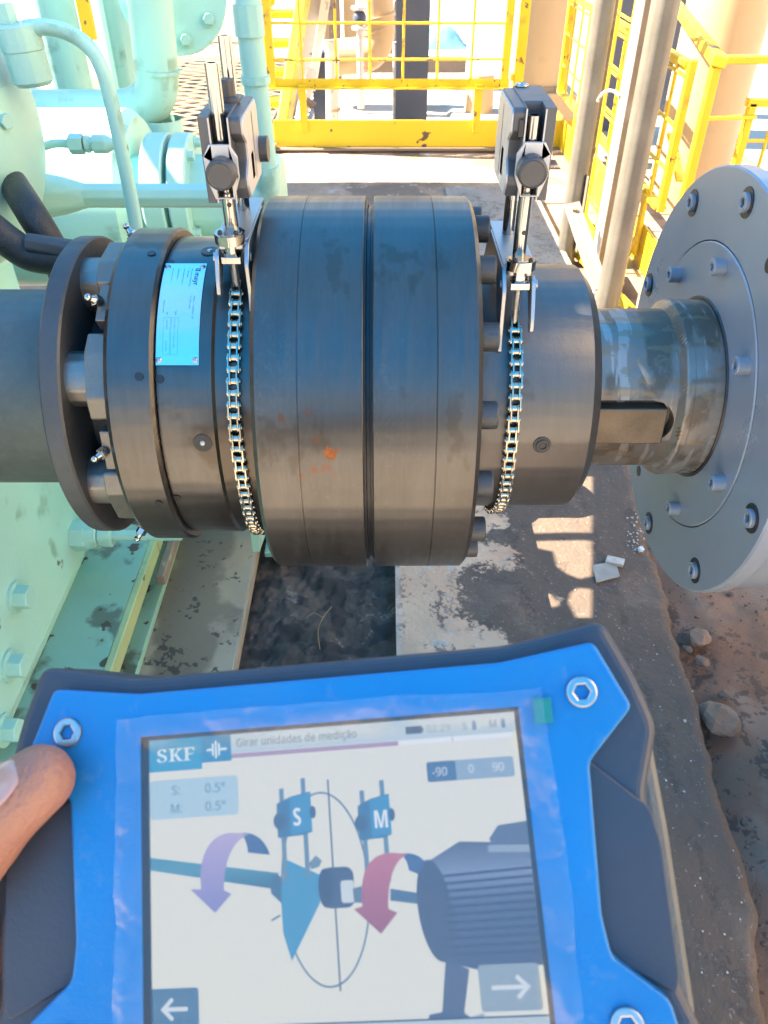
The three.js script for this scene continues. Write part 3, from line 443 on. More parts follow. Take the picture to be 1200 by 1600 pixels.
// ------------------------------------------------------------------ hand-held display
const devM = new THREE.Matrix4().makeBasis(V(.9881, .1529, .0152).normalize(), V(-.0819, .6077, -.7900).normalize(), V(-.1300, .7793, .6130).normalize()).setPosition(-.0755, .8394, .4265);
{
  const t = thing('alignment_display', 'hand-held display with bright blue front and lit screen, held near the camera', 'handheld display');
  t.matrix.copy(devM); t.matrix.decompose(t.position, t.quaternion, t.scale);
  const mm = a => a.map(([x, y]) => [x / 1000, y / 1000]);
  const cxm = 55.5;
  const topR = [[60, 20.0], [91, 25.2], [98.5, 7], [102.5, -8], [96, -27], [98, -53], [97, -76], [103, -92], [98.5, -107], [91, -117], [60, -112]];
  const outline = mm([...topR.map(([x, y]) => [cxm + x, y]), ...topR.slice().reverse().map(([x, y]) => [cxm - x - (x > 80 ? (y < -10 ? 9 : 3.5) : 0), y + (x > 80 && y > 10 ? 1.5 : 0)])]);
  part(t, 'rubber_case', uvBox(ext(shape(roundPts(outline, .004)), .028, .0035, 4).translate(0, 0, -.0355)), mRubber);
  // the side shells standing out past the grip on both sides, lower than the front
  for (const s of [-1, 1]) part(t, 'side_shell', uvBox(ext(shape(roundPts(mm([[cxm + s * 92, -4], [cxm + s * 102.5, -8], [cxm + s * 103.5, -40], [cxm + s * 103.2, -92], [cxm + s * 92, -96]]).slice(0), .004)), .014, .004, 3).translate(0, 0, -.034)), flat([.085, .09, .085], .6, 0, .08, .06, .0002));
  const blueR = [[58, 14.8], [86.5, 18.6], [95, -1.2], [80.5, -15.8], [78.2, -57], [79.5, -67.5], [93.5, -79], [95, -88], [87, -104], [58, -100]];
  const blueO = mm([...blueR.map(([x, y]) => [cxm + x, y]), ...blueR.slice().reverse().map(([x, y]) => [cxm - x, y])]);
  const scr = mm([[-2.5, 2.5], [118.5, 2.5], [118.5, -89.5], [-2.5, -89.5]]);
  const mBlue = std({ map: tex(.16, (u, v) => { const k = .93 + .14 * N(0, u, v), d = sstep(.70, .80, N(2, u, v) * .5 + N(3, u, v) * .5), f = .35 * sstep(.62, .8, N(1, u * 2, v * .7)); let c = [.004 * k, .150 * k, .37 * k]; c = mix3(c, [.014, .145, .34], f); return mix3(c, [.10, .19, .32], .18 * d); }), roughness: .45, roughnessMap: tex(.09, (u, v) => { const g = .65 + .35 * N(1, u, v); return [g, g, g]; }, false), bumpMap: fineBump, bumpScale: .0001, metalness: .15 });
  part(t, 'front_panel', uvBox(ext(shape(roundPts(blueO, .0022), [roundPts(scr, .001)]), .0042, .0011, 3).translate(0, 0, -.0052 + .001)), mBlue);
  const gripR = [[79, -14], [96.5, -30], [98.0, -40], [97.4, -74], [96, -79], [78, -68], [77, -57]];
  for (const s of [-1, 1]) part(t, 'grip_pad', uvBox(ext(shape(roundPts(mm(gripR.map(([x, y]) => [cxm + s * (x + (s < 0 && x > 90 ? 6 : 0)), y])), .002)), (s > 0 ? .0012 : .0012), .0005, 2).translate(0, 0, -.0046)), mRubber);
  const [sh, ss] = capScrew(.0046, .0016, .5);
  const washer = uvBox(ext(shape(circlePts(0, 0, .0060, 40), [circlePts(0, 0, .0046, 32)]), .0007, .0002, 1));
  for (const [u, v] of [[-25.4, 4.6], [136.4, 4.2], [136.4, -84], [-25.4, -84]]) { const s = part(t, 'screw', sh, mSteel); s.position.set(u / 1000, v / 1000, .0004); part(s, 'hex_socket', ss, mBlack); const w = part(t, 'screw_seat', washer, mBlue); w.position.set(u / 1000, v / 1000, -.0001); }
  // the screen
  const cv = document.createElement('canvas'); cv.width = 1160; cv.height = 870; const c = cv.getContext('2d');
  const poly = (p, f, s, w = 3) => { c.beginPath(); p.forEach(([x, y], i) => i ? c.lineTo(x, y) : c.moveTo(x, y)); if (f) { c.closePath(); c.fillStyle = f; c.fill(); } if (s) { c.strokeStyle = s; c.lineWidth = w; c.stroke(); } };
  const rrect = (x, y, w, h, r, f) => { c.beginPath(); c.moveTo(x + r, y); c.arcTo(x + w, y, x + w, y + h, r); c.arcTo(x + w, y + h, x, y + h, r); c.arcTo(x, y + h, x, y, r); c.arcTo(x, y, x + w, y, r); c.closePath(); c.fillStyle = f; c.fill(); };
  c.fillStyle = '#f7f2dc'; c.fillRect(0, 0, 1160, 870);
  c.fillStyle = '#c3d6de'; c.fillRect(268, 0, 892, 58);
  c.fillStyle = '#1b93c8'; c.fillRect(0, 0, 174, 98); c.fillStyle = '#1a7db4'; c.fillRect(174, 0, 96, 80);
  c.fillStyle = '#e9f6fa'; c.font = 'bold 56px serif'; c.save(); c.translate(24, 70); c.scale(1.18, 1); c.fillText('SKF', 0, 0); c.restore();
  for (const [x, y, w, h] of [[190, 39, 24, 8], [232, 39, 24, 8], [207, 24, 7, 38], [217, 16, 7, 54], [227, 24, 7, 38]]) c.fillRect(x, y, w, h);
  c.fillStyle = '#44677b'; c.font = '32px sans-serif'; c.fillText('Girar unidades de medição', 286, 40);
  c.fillStyle = '#243d58'; c.fillRect(826, 20, 50, 22); c.fillRect(876, 26, 5, 10); c.fillStyle = '#7fa0b4'; c.font = '30px sans-serif'; c.fillText('02:29', 890, 42); c.fillStyle = '#5f8296'; c.fillText('S', 1000, 42); c.fillText('M', 1080, 42); c.fillStyle = '#3f78a6'; for (const x of [1030, 1118]) { c.fillRect(x, 22, 12, 22); c.fillRect(x + 3, 17, 6, 6); }
  c.fillStyle = '#b58aa4'; c.fillRect(270, 60, 530, 13); c.fillStyle = '#ffffff'; c.fillRect(800, 60, 345, 13); c.fillStyle = '#8fa8b4'; for (const x of [450, 625, 965]) c.fillRect(x, 60, 3, 13);
  rrect(0, 124, 288, 116, 14, '#b4d6e2'); c.fillStyle = '#4a809b'; c.font = '38px sans-serif'; c.fillText('S:', 72, 170); c.fillText('M:', 66, 224); c.fillText('0.5°', 180, 170); c.fillText('0.5°', 180, 224);
  rrect(880, 128, 262, 58, 8, '#8ea9be'); rrect(880, 128, 88, 58, 8, '#3b5f86'); c.fillStyle = '#e6eef2'; c.font = '34px sans-serif'; c.fillText('-90', 894, 170); c.fillStyle = '#e8f0f4'; c.fillText('0', 1004, 168); c.fillText('90', 1076, 168);
  // shaft, orbit circle and wedge
  let g = c.createLinearGradient(0, 345, 0, 450); g.addColorStop(0, '#2c86a6'); g.addColorStop(.5, '#3d8aa8'); g.addColorStop(1, '#1f5a7c');
  poly([[0, 350], [405, 415], [405, 462], [0, 386]], g);
  c.save(); c.translate(545, 462); c.rotate(-.12); c.strokeStyle = '#3f6484'; c.lineWidth = 5; c.beginPath(); c.ellipse(0, 0, 132, 268, .12, 0, 7); c.stroke(); c.restore();
  poly([[431, 379], [536, 429], [526, 505], [432, 657], [410, 580], [408, 470]], '#2a8cc0'); poly([[573, 157], [572, 742]], null, '#3a4f6c', 5); poly([[376, 545], [404, 532]], null, '#33506c', 5);
  poly([[380, 420], [412, 425], [410, 500], [378, 470]], '#2b557a');
  const unit = (x, y, w, h, L) => { c.fillStyle = '#587f98'; for (const [dx, a, b] of [[.16, -22, 150], [.80, -48, 170]]) c.fillRect(x + w * dx - 7, y + a, 14, h + b); c.fillStyle = '#24547e'; poly([[x, y + 22], [x + w * .4, y + 4], [x + w, y - 8], [x + w, y + h - 8], [x + w * .7, y + h], [x, y + h + 4]], '#27618f'); poly([[x + w * .38, y + 8], [x + w, y - 6], [x + w, y + h - 12], [x + w * .38, y + h]], '#2a86bd'); c.fillStyle = '#2c4a6c'; c.beginPath(); c.ellipse(x + 8, y + h * .62, 20, 24, 0, 0, 7); c.fill(); c.beginPath(); c.ellipse(x + w + 4, y + h * .45, 10, 18, 0, 0, 7); c.fill(); c.fillStyle = '#fff'; c.font = 'bold 66px sans-serif'; c.save(); c.translate(x + w * .45, y + h * .76); c.scale(.82, 1.05); c.fillText(L, 0, 0); c.restore(); };
  unit(408, 196, 108, 116, 'S'); unit(660, 218, 98, 116, 'M');
  rrect(535, 408, 98, 113, 26, '#2c3d5e'); c.fillStyle = '#1d2b47'; c.beginPath(); c.ellipse(546, 464, 22, 54, 0, 0, 7); c.fill(); rrect(592, 446, 40, 62, 8, '#dfe6e4'); poly([[628, 470], [665, 462], [668, 512], [630, 508]], '#4d6a80'); poly([[500, 392], [522, 372], [540, 388], [530, 404], [505, 410]], '#5f7f92'); c.fillStyle = '#2c4a6c';
  poly([[741, 476], [825, 492], [822, 522], [738, 508]], '#37587c');
  // motor
  g = c.createLinearGradient(0, 350, 0, 720); g.addColorStop(0, '#39445c'); g.addColorStop(.25, '#7284a8'); g.addColorStop(.5, '#3a4667'); g.addColorStop(1, '#2b3457');
  poly([[850, 412], [957, 358], [1160, 372], [1160, 696], [991, 706], [880, 678], [830, 600], [822, 520]], g);
  c.fillStyle = '#2d3650'; c.beginPath(); c.ellipse(868, 540, 50, 138, -.08, 0, 7); c.fill(); c.strokeStyle = '#1b2442'; c.lineWidth = 7; for (let i = 0; i < 11; i++) { c.beginPath(); c.moveTo(900, 450 + i * 21); c.lineTo(1160, 440 + i * 22); c.stroke(); }
  poly([[1045, 356], [1075, 320], [1160, 312], [1160, 372], [1060, 376]], '#4a5876'); poly([[1040, 372], [1160, 378], [1160, 398], [1038, 392]], '#8fa2b4');
  poly([[885, 672], [950, 700], [924, 810], [940, 822], [930, 870], [810, 870], [824, 812], [862, 806]], '#3a4462'); poly([[924, 826], [980, 812], [980, 856], [926, 864]], '#a3b0bc');
  const arrow = (p, f0, f1, tail) => { const q = c.createLinearGradient(0, p.y0, 0, p.y1); q.addColorStop(0, f0); q.addColorStop(1, f1); c.fillStyle = '#2c4f86'; c.beginPath(); tail(); c.fill(); c.fillStyle = q; c.beginPath(); p.d(); c.fill(); };
  arrow({ y0: 300, y1: 510, d: () => { c.moveTo(161, 448); c.bezierCurveTo(150, 360, 190, 290, 262, 292); c.lineTo(318, 300); c.bezierCurveTo(264, 314, 236, 370, 232, 454); c.lineTo(255, 466); c.lineTo(202, 516); c.lineTo(126, 446); c.closePath(); } }, '#c0a6d4', '#7d78c0', () => { c.moveTo(290, 296); c.bezierCurveTo(330, 290, 368, 316, 380, 362); c.lineTo(312, 352); c.bezierCurveTo(312, 330, 305, 310, 290, 296); });
  arrow({ y0: 380, y1: 595, d: () => { c.moveTo(654, 520); c.bezierCurveTo(650, 430, 680, 372, 760, 378); c.lineTo(800, 384); c.bezierCurveTo(752, 402, 735, 460, 730, 530); c.lineTo(756, 542); c.lineTo(703, 596); c.lineTo(628, 526); c.closePath(); } }, '#cf6272', '#9c3a52', () => { c.moveTo(780, 382); c.bezierCurveTo(815, 378, 842, 392, 850, 410); c.lineTo(826, 440); c.lineTo(800, 428); c.bezierCurveTo(800, 408, 792, 394, 780, 382); });
  rrect(974, 690, 172, 120, 10, '#8fa3ae'); rrect(-8, 716, 152, 104, 10, '#2f5f88'); c.strokeStyle = '#e6eef0'; c.lineWidth = 12; for (const [x0, x1, y] of [[1008, 1110, 750], [110, 34, 772]]) { const s = Math.sign(x1 - x0); c.beginPath(); c.moveTo(x0, y); c.lineTo(x1, y); c.moveTo(x1 - s * 30, y - 28); c.lineTo(x1, y); c.lineTo(x1 - s * 30, y + 28); c.stroke(); }
  c.fillStyle = 'rgba(238,232,214,.20)'; c.fillRect(0, 0, 1160, 870); c.fillStyle = '#1c2a3a'; c.fillRect(0, 822, 1160, 4); c.fillStyle = '#cfd8d8'; c.fillRect(0, 826, 1160, 44);
  const tx = new THREE.CanvasTexture(cv); tx.colorSpace = THREE.SRGBColorSpace;
  const sg = new THREE.PlaneGeometry(.116, .087).translate(.058, -.0435, -.0022);
  const sm = new THREE.MeshStandardMaterial({ color: 0x000000, emissive: 0xffffff, emissiveMap: tx, emissiveIntensity: .100, roughness: .25 });
  part(t, 'screen', sg, sm, 'lit screen showing two measuring units, arrows and a motor');
  part(t, 'screen_bezel', uvBox(ext(shape(scr, [mm([[0, 0], [116, 0], [116, -87], [0, -87]])]), .0012, 0).translate(0, 0, -.0029)), mBlack);
  // the crinkled protective film, a little larger than the screen
  const film = new THREE.PlaneGeometry(.134, .099, 200, 150).translate(.0580, -.0425, .0016), p = film.attributes.position;
  const fold = (x, y) => Math.abs(N(0, x * 5 + .2, y * 5) - .5) * 2, fold2 = (x, y) => Math.abs(N(1, x * 9, y * 9 + .4) - .5) * 2;
  for (let i = 0; i < p.count; i++) { const x = p.getX(i), y = p.getY(i), e = Math.min(x + .009, .125 - x, y + .092, .007 - y), k = sstep(.013, .002, e);
    p.setZ(i, .0004 + .00025 * (N(0, x * 4, y * 4) - .5) + k * (.0012 + .0050 * fold(x, y) + .0022 * fold2(x, y))); const w = k * .0028 * (N(1, x * 6 + .3, y * 6) - .5); p.setX(i, x + w); p.setY(i, y + w); }
  film.computeVertexNormals();
  part(t, 'protective_film', film, new THREE.MeshPhysicalMaterial({ color: col(.93, .93, .95), transmission: .97, thickness: 0, roughness: .03, ior: 1.5, side: THREE.DoubleSide }), 'clear crinkled film stuck over the screen');
  part(t, 'green_tab', uvBox(new RoundedBoxGeometry(.0052, .0072, .0004, 1, .0001).translate(.1243, -.0002, .0034)), std({ color: col(.005, .17, .15), roughness: .45 }), 'small green pull tab of the film');
}
// ------------------------------------------------------------------ the hand holding it
{
  const mm = (a) => V(a[0] / 1000, a[1] / 1000, a[2] / 1000);
  const bones = [];
  const chain = (pts, radii, k) => { for (let i = 0; i + 1 < pts.length; i++) bones.push([mm(pts[i]), mm(pts[i + 1]), radii[i] / 1000, radii[i + 1] / 1000, k]); };
  // thumb over the front, palm beside the case, fingers under the back
  chain([[-92, -92, -22], [-80, -56, -8], [-52.5, -25, 11], [-30, -8.5, 10]], [18, 14.5, 12.8, 10.6], 0);
  chain([[-98, -98, -34], [-78, -62, -38]], [20, 17], 0); chain([[-98, -98, -34], [-82, -40, -40]], [20, 15], 0); chain([[-98, -98, -34], [-74, -88, -40]], [20, 15], 0);
  const fingers = [[[-82, -36, -42], [-52, -20, -52], [-28, -18, -51]], [[-78, -58, -42], [-46, -44, -53], [-18, -42, -51]], [[-76, -78, -42], [-46, -68, -53], [-21, -66, -51]], [[-74, -98, -42], [-50, -92, -52], [-30, -92, -50]]];
  fingers.forEach((f, i) => chain(f, [[10, 9, 7.8], [10, 9, 8], [9.6, 8.8, 7.6], [8.6, 7.6, 6.6]][i], i + 1));
  chain([[-98, -98, -34], [-130, -150, -38], [-190, -250, -44]], [22, 27, 36], 0);
  const res = 104, c0 = V(-.125, -.13, -.02), half = .155;
  const mc = new MarchingCubes(res, new THREE.MeshBasicMaterial(), false, false, 400000); mc.isolation = 0;
  const sm = (a, b, k) => { const h = clamp(.5 + .5 * (b - a) / k); return lerp(b, a, h) - k * h * (1 - h); };
  const P = V(0, 0, 0), pa = V(0, 0, 0), ba = V(0, 0, 0);
  const dist = q => { const byG = {}; for (const [a, b, r1, r2, g] of bones) { pa.subVectors(q, a); ba.subVectors(b, a); const h = clamp(pa.dot(ba) / ba.lengthSq()); const d = pa.addScaledVector(ba, -h).length() - lerp(r1, r2, h); byG[g] = g in byG ? sm(byG[g], d, .008) : d; } let o = 1; for (const g in byG) o = o === 1 ? byG[g] : sm(o, byG[g], .004); return o; };
  for (let k = 0; k < res; k++) for (let j = 0; j < res; j++) for (let i = 0; i < res; i++) { P.set((i - res / 2) / (res / 2) * half + c0.x, (j - res / 2) / (res / 2) * half + c0.y, (k - res / 2) / (res / 2) * half + c0.z); mc.field[i + j * res + k * res * res] = -dist(P); }
  mc.update();
  const n = mc.count, g = new THREE.BufferGeometry(), pos = mc.positionArray.slice(0, n * 3), nor = mc.normalArray.slice(0, n * 3);
  for (let i = 0; i < n; i++) { pos[i * 3] = pos[i * 3] * half + c0.x; pos[i * 3 + 1] = pos[i * 3 + 1] * half + c0.y; pos[i * 3 + 2] = pos[i * 3 + 2] * half + c0.z; }
  g.setAttribute('position', new THREE.BufferAttribute(pos, 3)); g.setAttribute('normal', new THREE.BufferAttribute(nor, 3));
  const t = thing('person', 'bare hand with its thumb over the left edge of the blue display', 'person');
  devM.decompose(t.position, t.quaternion, t.scale);
  const skin = new THREE.MeshPhysicalMaterial({ side: THREE.DoubleSide, roughness: .5, map: tex(.05, (u, v) => { const k = .92 + .16 * N(1, u, v); return [.26 * k, .118 * k, .078 * k]; }), bumpMap: tex(.03, (u, v) => { const q = .5 * N(2, u, v) + .35 * N(1, u * .6, v * 2) + .15 * N(3, u, v); return [q, q, q]; }, false), bumpScale: .0009 });
  part(t, 'hand', uvBox(g), skin);
  // the thumb nail, on the far side of the thumb
  const nail = new THREE.SphereGeometry(1, 24, 16, 0, Math.PI * 2, 0, Math.PI * .42).scale(.0075, .0032, .0100);
  const dir = mm([-30, -8.5, 10]).sub(mm([-52.5, -25, 11])).normalize(), up = V(-.58, .12, .80); up.addScaledVector(dir, -up.dot(dir)).normalize();
  const m4 = new THREE.Matrix4().makeBasis(up.clone().cross(dir).normalize(), up, dir); nail.applyMatrix4(m4); const at = mm([-36, -13, 10.2]).addScaledVector(up, .0088); nail.translate(at.x, at.y, at.z);
  part(t, 'thumb_nail', uvBox(nail), new THREE.MeshPhysicalMaterial({ color: col(.38, .22, .17), roughness: .25, clearcoat: .4 }));
}

// ------------------------------------------------------------------ steel base on the left
{
  const t = thing('base_plate', 'flat grey steel plate on the ground under the coupling, dirt-speckled', 'steel plate', [0, 0, 0]);
  const mPlate = std({ roughness: .62, metalness: .25, bumpMap: fineBump, bumpScale: .0006, map: tex(.7, (u, v) => { const a = N(0, u, v), g = grit(u, v); let c = mix3([.24, .205, .15], [.36, .315, .235], a); c = mix3(c, [.12, .095, .07], .7 * sstep(.56, .7, N(1, u, v))); c = mix3(c, [.05, .045, .035], .9 * sstep(.68, .74, g)); return c; }) });
  part(t, 'plate', box(.245, .030, 1.75, -.375, .015, -.33, .003), mPlate);
  part(t, 'plate_edge', box(.003, .026, 1.74, -.2520, .015, -.33, .001), flat([.30, .27, .20], .6, .2, .2, .2, .0004), 'scraped edge of the plate');
}
{
  const t = thing('skid_beam', 'green steel beam with dirty top flange below the machine casing', 'beam', [0, 0, 0]);
  part(t, 'top_flange', box(.135, .014, 1.65, -.4825, .143, -.28, .002), mTealDirty);
  part(t, 'flange_lip', box(.012, .032, 1.65, -.4090, .1345, -.28, .002), mTealEdge, 'yellow-green lip of the beam');
  part(t, 'web', box(.012, .112, 1.65, -.462, .082, -.28, .001), mTealDirty);
  part(t, 'bottom_flange', box(.090, .016, 1.65, -.452, .039, -.28, .002), mTealDirty);
  part(t, 'edge_bar', box(.016, .022, .24, -.3935, .100, -.52, .003), mBrownSteel, 'short rusty bar along the beam');
}
// ------------------------------------------------------------------ the green machine on the left
{
  const t = thing('machine_casing', 'large pale green machine casing with bolts, at the left edge', 'machine', [0, 0, 0]);
  part(t, 'side_wall', box(.5, .62, 1.15, -.755, .465, .10, .03), mTeal);
  part(t, 'casing_foot', box(.46, .05, 1.0, -.745, .172, .06, .01), mTeal);
  part(t, 'casing_drum', cylX(-1.50, -.437, .152, 72, .014).translate(0, .595, -.90), mTeal, 'round casing body behind the shaft');
  part(t, 'drum_flange', cylX(-.407, -.370, .101, 56, .003).translate(0, .619, -.85), mTeal);
  part(t, 'drum_flange', cylX(-.362, -.330, .101, 56, .003).translate(0, .619, -.85), mTeal);
  part(t, 'drum_neck', cylX(-.45, -.18, .073, 48, .004).translate(0, .613, -.85), mTeal);
  for (let k = 0; k < 8; k++) { const a = k * Math.PI / 4 + .3, b = part(t, 'flange_bolt', hexBolt(.0085, .010), mTeal); b.rotation.y = Math.PI / 2; b.position.set(-.330, .619 + .086 * Math.sin(a), -.85 + .086 * Math.cos(a)); }
  // the bulging upper housing at the edge of the picture
  const bulge = new THREE.SphereGeometry(1, 48, 32).scale(.105, .150, .13); part(t, 'upper_housing', uvBox(bulge).translate(-.478, .850, -.315), mTeal, 'bulging pale housing');
  const bb = part(t, 'housing_bolt', hexBolt(.0075, .010), mTeal); bb.rotation.y = Math.PI / 2 - .5; bb.position.set(-.384, .866, -.275);
  for (const [y, z] of [[.295, -.170], [.235, -.10], [.182, -.035]]) { const b = part(t, 'stud_nut', hexBolt(.017, .020), mTeal); b.rotation.y = Math.PI / 2; b.position.set(-.504, y, z); }
  const gl = thing('drain_fitting', 'green threaded drain fitting with a thin pipe, low on the casing', 'pipe fitting', [0, 0, 0]);
  part(gl, 'hex_nut', uvBox(ext(shape(hexPts(.026)), .022, .002, 2).rotateY(Math.PI / 2)).translate(-.506, .228, -.375), mTeal);
  part(gl, 'collar', merge(cylX(-.486, -.463, .023, 32, .002), cylX(-.464, -.440, .019, 32, .003)).translate(0, .228, -.375), mTeal);
  part(gl, 'thin_pipe', cylX(-.445, -.33, .0085, 24).translate(0, .228, -.375), mTeal);
}
{
  const g = (px, py, z) => onZ(px, py, z);
  const t1 = thing('oil_line', 'thin green pipe arching down behind the coupling', 'pipe', [0, 0, 0]);
  part(t1, 'tube', hose([g(40, 44, -.3), g(75, 43, -.3), g(112, 54, -.3), g(143, 78, -.3), g(162, 115, -.3), g(174, 160, -.3), g(186, 215, -.3), g(200, 285, -.3), g(212, 350, -.3), g(217, 395, -.3)], .0074, 90, 18), mTeal);
  const c = g(35, 72, -.3), t2 = thing('pipe_cap', 'green screwed pipe cap with a hexagon plug on top', 'pipe fitting', [c.x, c.y, c.z]);
  part(t2, 'cap_body', uvBox(toCreasedNormals(new THREE.LatheGeometry([[0, -.034], [.016, -.034], [.0195, -.030], [.0195, -.004], [.0205, -.003], [.0205, .017], [.018, .0195], [0, .0195]].map(p => new THREE.Vector2(...p)), 40), .5)), mTeal);
  part(t2, 'hex_plug', uvBox(ext(shape(hexPts(.0095)), .015, .001, 2).rotateX(-Math.PI / 2)).translate(-.006, .0195, 0), mTeal); t2.rotation.z = .06;
  const L = thing('lubrication_pipe', 'green pipe with elbow rising behind the left measuring unit', 'pipe', [0, 0, 0]);
  const p0 = g(70, 306, -.45), p1 = g(419, 303, -.45); p1.y = p0.y; const p2 = V(p1.x - .004, p1.y + .17, -.45), p3 = V(p1.x - .0035, p1.y + .206, -.452), p4 = V(p1.x + .010, p1.y + .36, -.455);
  part(L, 'horizontal_run', rod(p0, V(p1.x - .02, p1.y, p1.z), .0145, .0145, 28), mTeal);
  part(L, 'elbow', pipe([V(p1.x - .032, p1.y, p1.z), p1, V(p1.x, p1.y + .034, p1.z)], .0165, .026, 40, 28), mTeal);
  part(L, 'riser', pipe([V(p1.x, p1.y + .020, p1.z), p2, p3, p4], .0148, .04, 60, 28), mTeal);
  for (const [y0, y1, r, dx] of [[.028, .036, .0172, 0], [.128, .136, .0172, -.0025], [.176, .206, .0170, -.004]]) part(L, 'coupling_sleeve', rod(V(p1.x + dx, p1.y + y0, p1.z), V(p1.x + dx, p1.y + y1, p1.z), r, r, 28), mTeal);
  const pc = V(p0.x, p0.y, p0.z);
  part(L, 'reducer_cone', latheX([[-.06, 0], [-.055, .030], [-.02, .0295], [.018, .022], [.040, .0155], [.044, .0145]], 40, .5).translate(p0.x + .01, p0.y, p0.z), mTeal);
  const B = thing('process_pipe', 'wide pale green pipe bending up beside the expanded metal floor', 'pipe', [0, 0, 0]), k = 1.219, q0 = (x, y, dz = 0) => V(x * k, 1.05 + (y - 1.05) * k, -1.1 + dz);
  part(B, 'bend', pipe([q0(-.56, .763), q0(-.362, .763), q0(-.352, .875), q0(-.345, .97), q0(-.31, 1.2)], .041, .09, 90, 32), mTeal);
  part(B, 'weld_ring', rod(q0(-.3545, .820), q0(-.354, .826), .043, .043, 32), mTeal);
  part(B, 'horizontal_run', rod(q0(-.95, .763), q0(-.55, .763), .0405, .0405, 32), mTeal);
  part(B, 'saddle', rod(q0(-.566, .763), q0(-.554, .763), .046, .046, 6), mTeal);
  part(B, 'drop_leg', pipe([q0(-.362, .755), q0(-.366, .50)], .040, .03, 10, 28), mTeal);
  const f = onZ(270, -8, -1.25), Fl = thing('blind_flange', 'round green blind flange with bolts at the top', 'flange', [f.x, f.y, f.z]);
  part(Fl, 'disc', uvBox(toCreasedNormals(new THREE.CylinderGeometry(.104, .104, .03, 56).rotateX(Math.PI / 2), .5)), mTeal);
  for (let k = 0; k < 8; k++) { const a = k * Math.PI / 4 - .55, b = part(Fl, 'flange_bolt', hexBolt(.0110, .014), mTeal); b.position.set(.079 * Math.cos(a), .079 * Math.sin(a), .015); }
  part(Fl, 'pipe_stub', rod(V(0, 0, -.01), V(0, 0, -.3), .06, .06, 32), mTeal); Fl.rotation.set(-.18, .12, 0);
  const vp = (px0, py0, px1, py1, z, r, lab) => { const t = thing('riser_pipe', lab, 'pipe', [0, 0, 0], 'green riser pipes'); const a = g(px0, py0, z), b = g(px1, py1, z); part(t, 'tube', rod(V(a.x, b.y - .5, a.z), V(a.x, b.y + .35, a.z), r, r, 32), mTeal); part(t, 'pipe_flange', rod(V(a.x, b.y + .16, a.z), V(a.x, b.y + .175, a.z), r * 1.6, r * 1.6, 32), mTeal); return t; };
  vp(103, 100, 92, 0, -1.42, .048, 'thick pale green riser pipe nearest the left edge at the top');
  vp(178, 40, 172, 0, -1.55, .037, 'thinner pale green riser pipe between the yellow plates');
  const fit = thing('compression_fitting', 'small green compression fitting with a bent thin tube', 'pipe fitting', [0, 0, 0]); const q = g(142, 225, -.5);
  part(fit, 'hex_nut', uvBox(ext(shape(hexPts(.0125, .3)), .016, .001, 2).rotateY(Math.PI / 2)).translate(q.x - .026, q.y, q.z), mTeal);
  part(fit, 'fitting_body', latheX([[-.0075, .0085], [-.006, .0105], [-.002, .0105], [-.001, .0085], [.003, .0085], [.004, .0112], [.020, .0112], [.030, .006], [.046, .0055]], 32, .5).translate(q.x, q.y, q.z), mTeal);
  part(fit, 'thin_tube', hose([V(q.x - .02, q.y, q.z), V(q.x - .05, q.y, q.z), V(q.x - .072, q.y - .008, q.z + .002), V(q.x - .085, q.y - .026, q.z + .004), V(q.x - .094, q.y - .06, q.z + .004)], .0052, 40, 14), mTeal);
  const h1 = thing('black_hose', 'thick black hose dropping behind the flange, nearer the pipes', 'hose', [0, 0, 0], 'black hoses at the left edge');
  part(h1, 'hose_body', hose([g(-10, 240, -.36), g(22, 290, -.27), g(50, 335, -.21), g(76, 378, -.20), g(96, 420, -.20), g(112, 480, -.2)], .0150, 60, 20), mHose);
  const h2 = thing('black_hose', 'thick black hose looping out from the left picture edge', 'hose', [0, 0, 0], 'black hoses at the left edge');
  part(h2, 'hose_body', hose([g(-60, 330, -.17), g(-20, 352, -.17), g(14, 378, -.17), g(46, 398, -.17), g(84, 404, -.17), g(120, 402, -.17)], .0155, 60, 20), mHose);
  const h3 = thing('black_rod', 'dark rod lying between the two black hoses', 'rod', [0, 0, 0]); part(h3, 'rod_body', rod(g(44, 380, -.165), g(125, 392, -.165), .0095, .0095, 20), mGunDark);
  const yp = (x0, y0, x1, y1, z, lab) => { const a = g(x0, y0, z), b = g(x1, y1, z); const o = solo('yellow_panel', box(b.x - a.x, a.y - b.y, .02, (a.x + b.x) / 2, (a.y + b.y) / 2, z, .002), mYellow, lab, 'panel', 'yellow panels behind the green pipes'); return o; };
  yp(106, -60, 152, 62, -1.9, 'yellow panel between the two green riser pipes'); yp(188, -60, 210, 72, -1.9, 'narrow yellow panel behind the bend of the wide pipe');
}
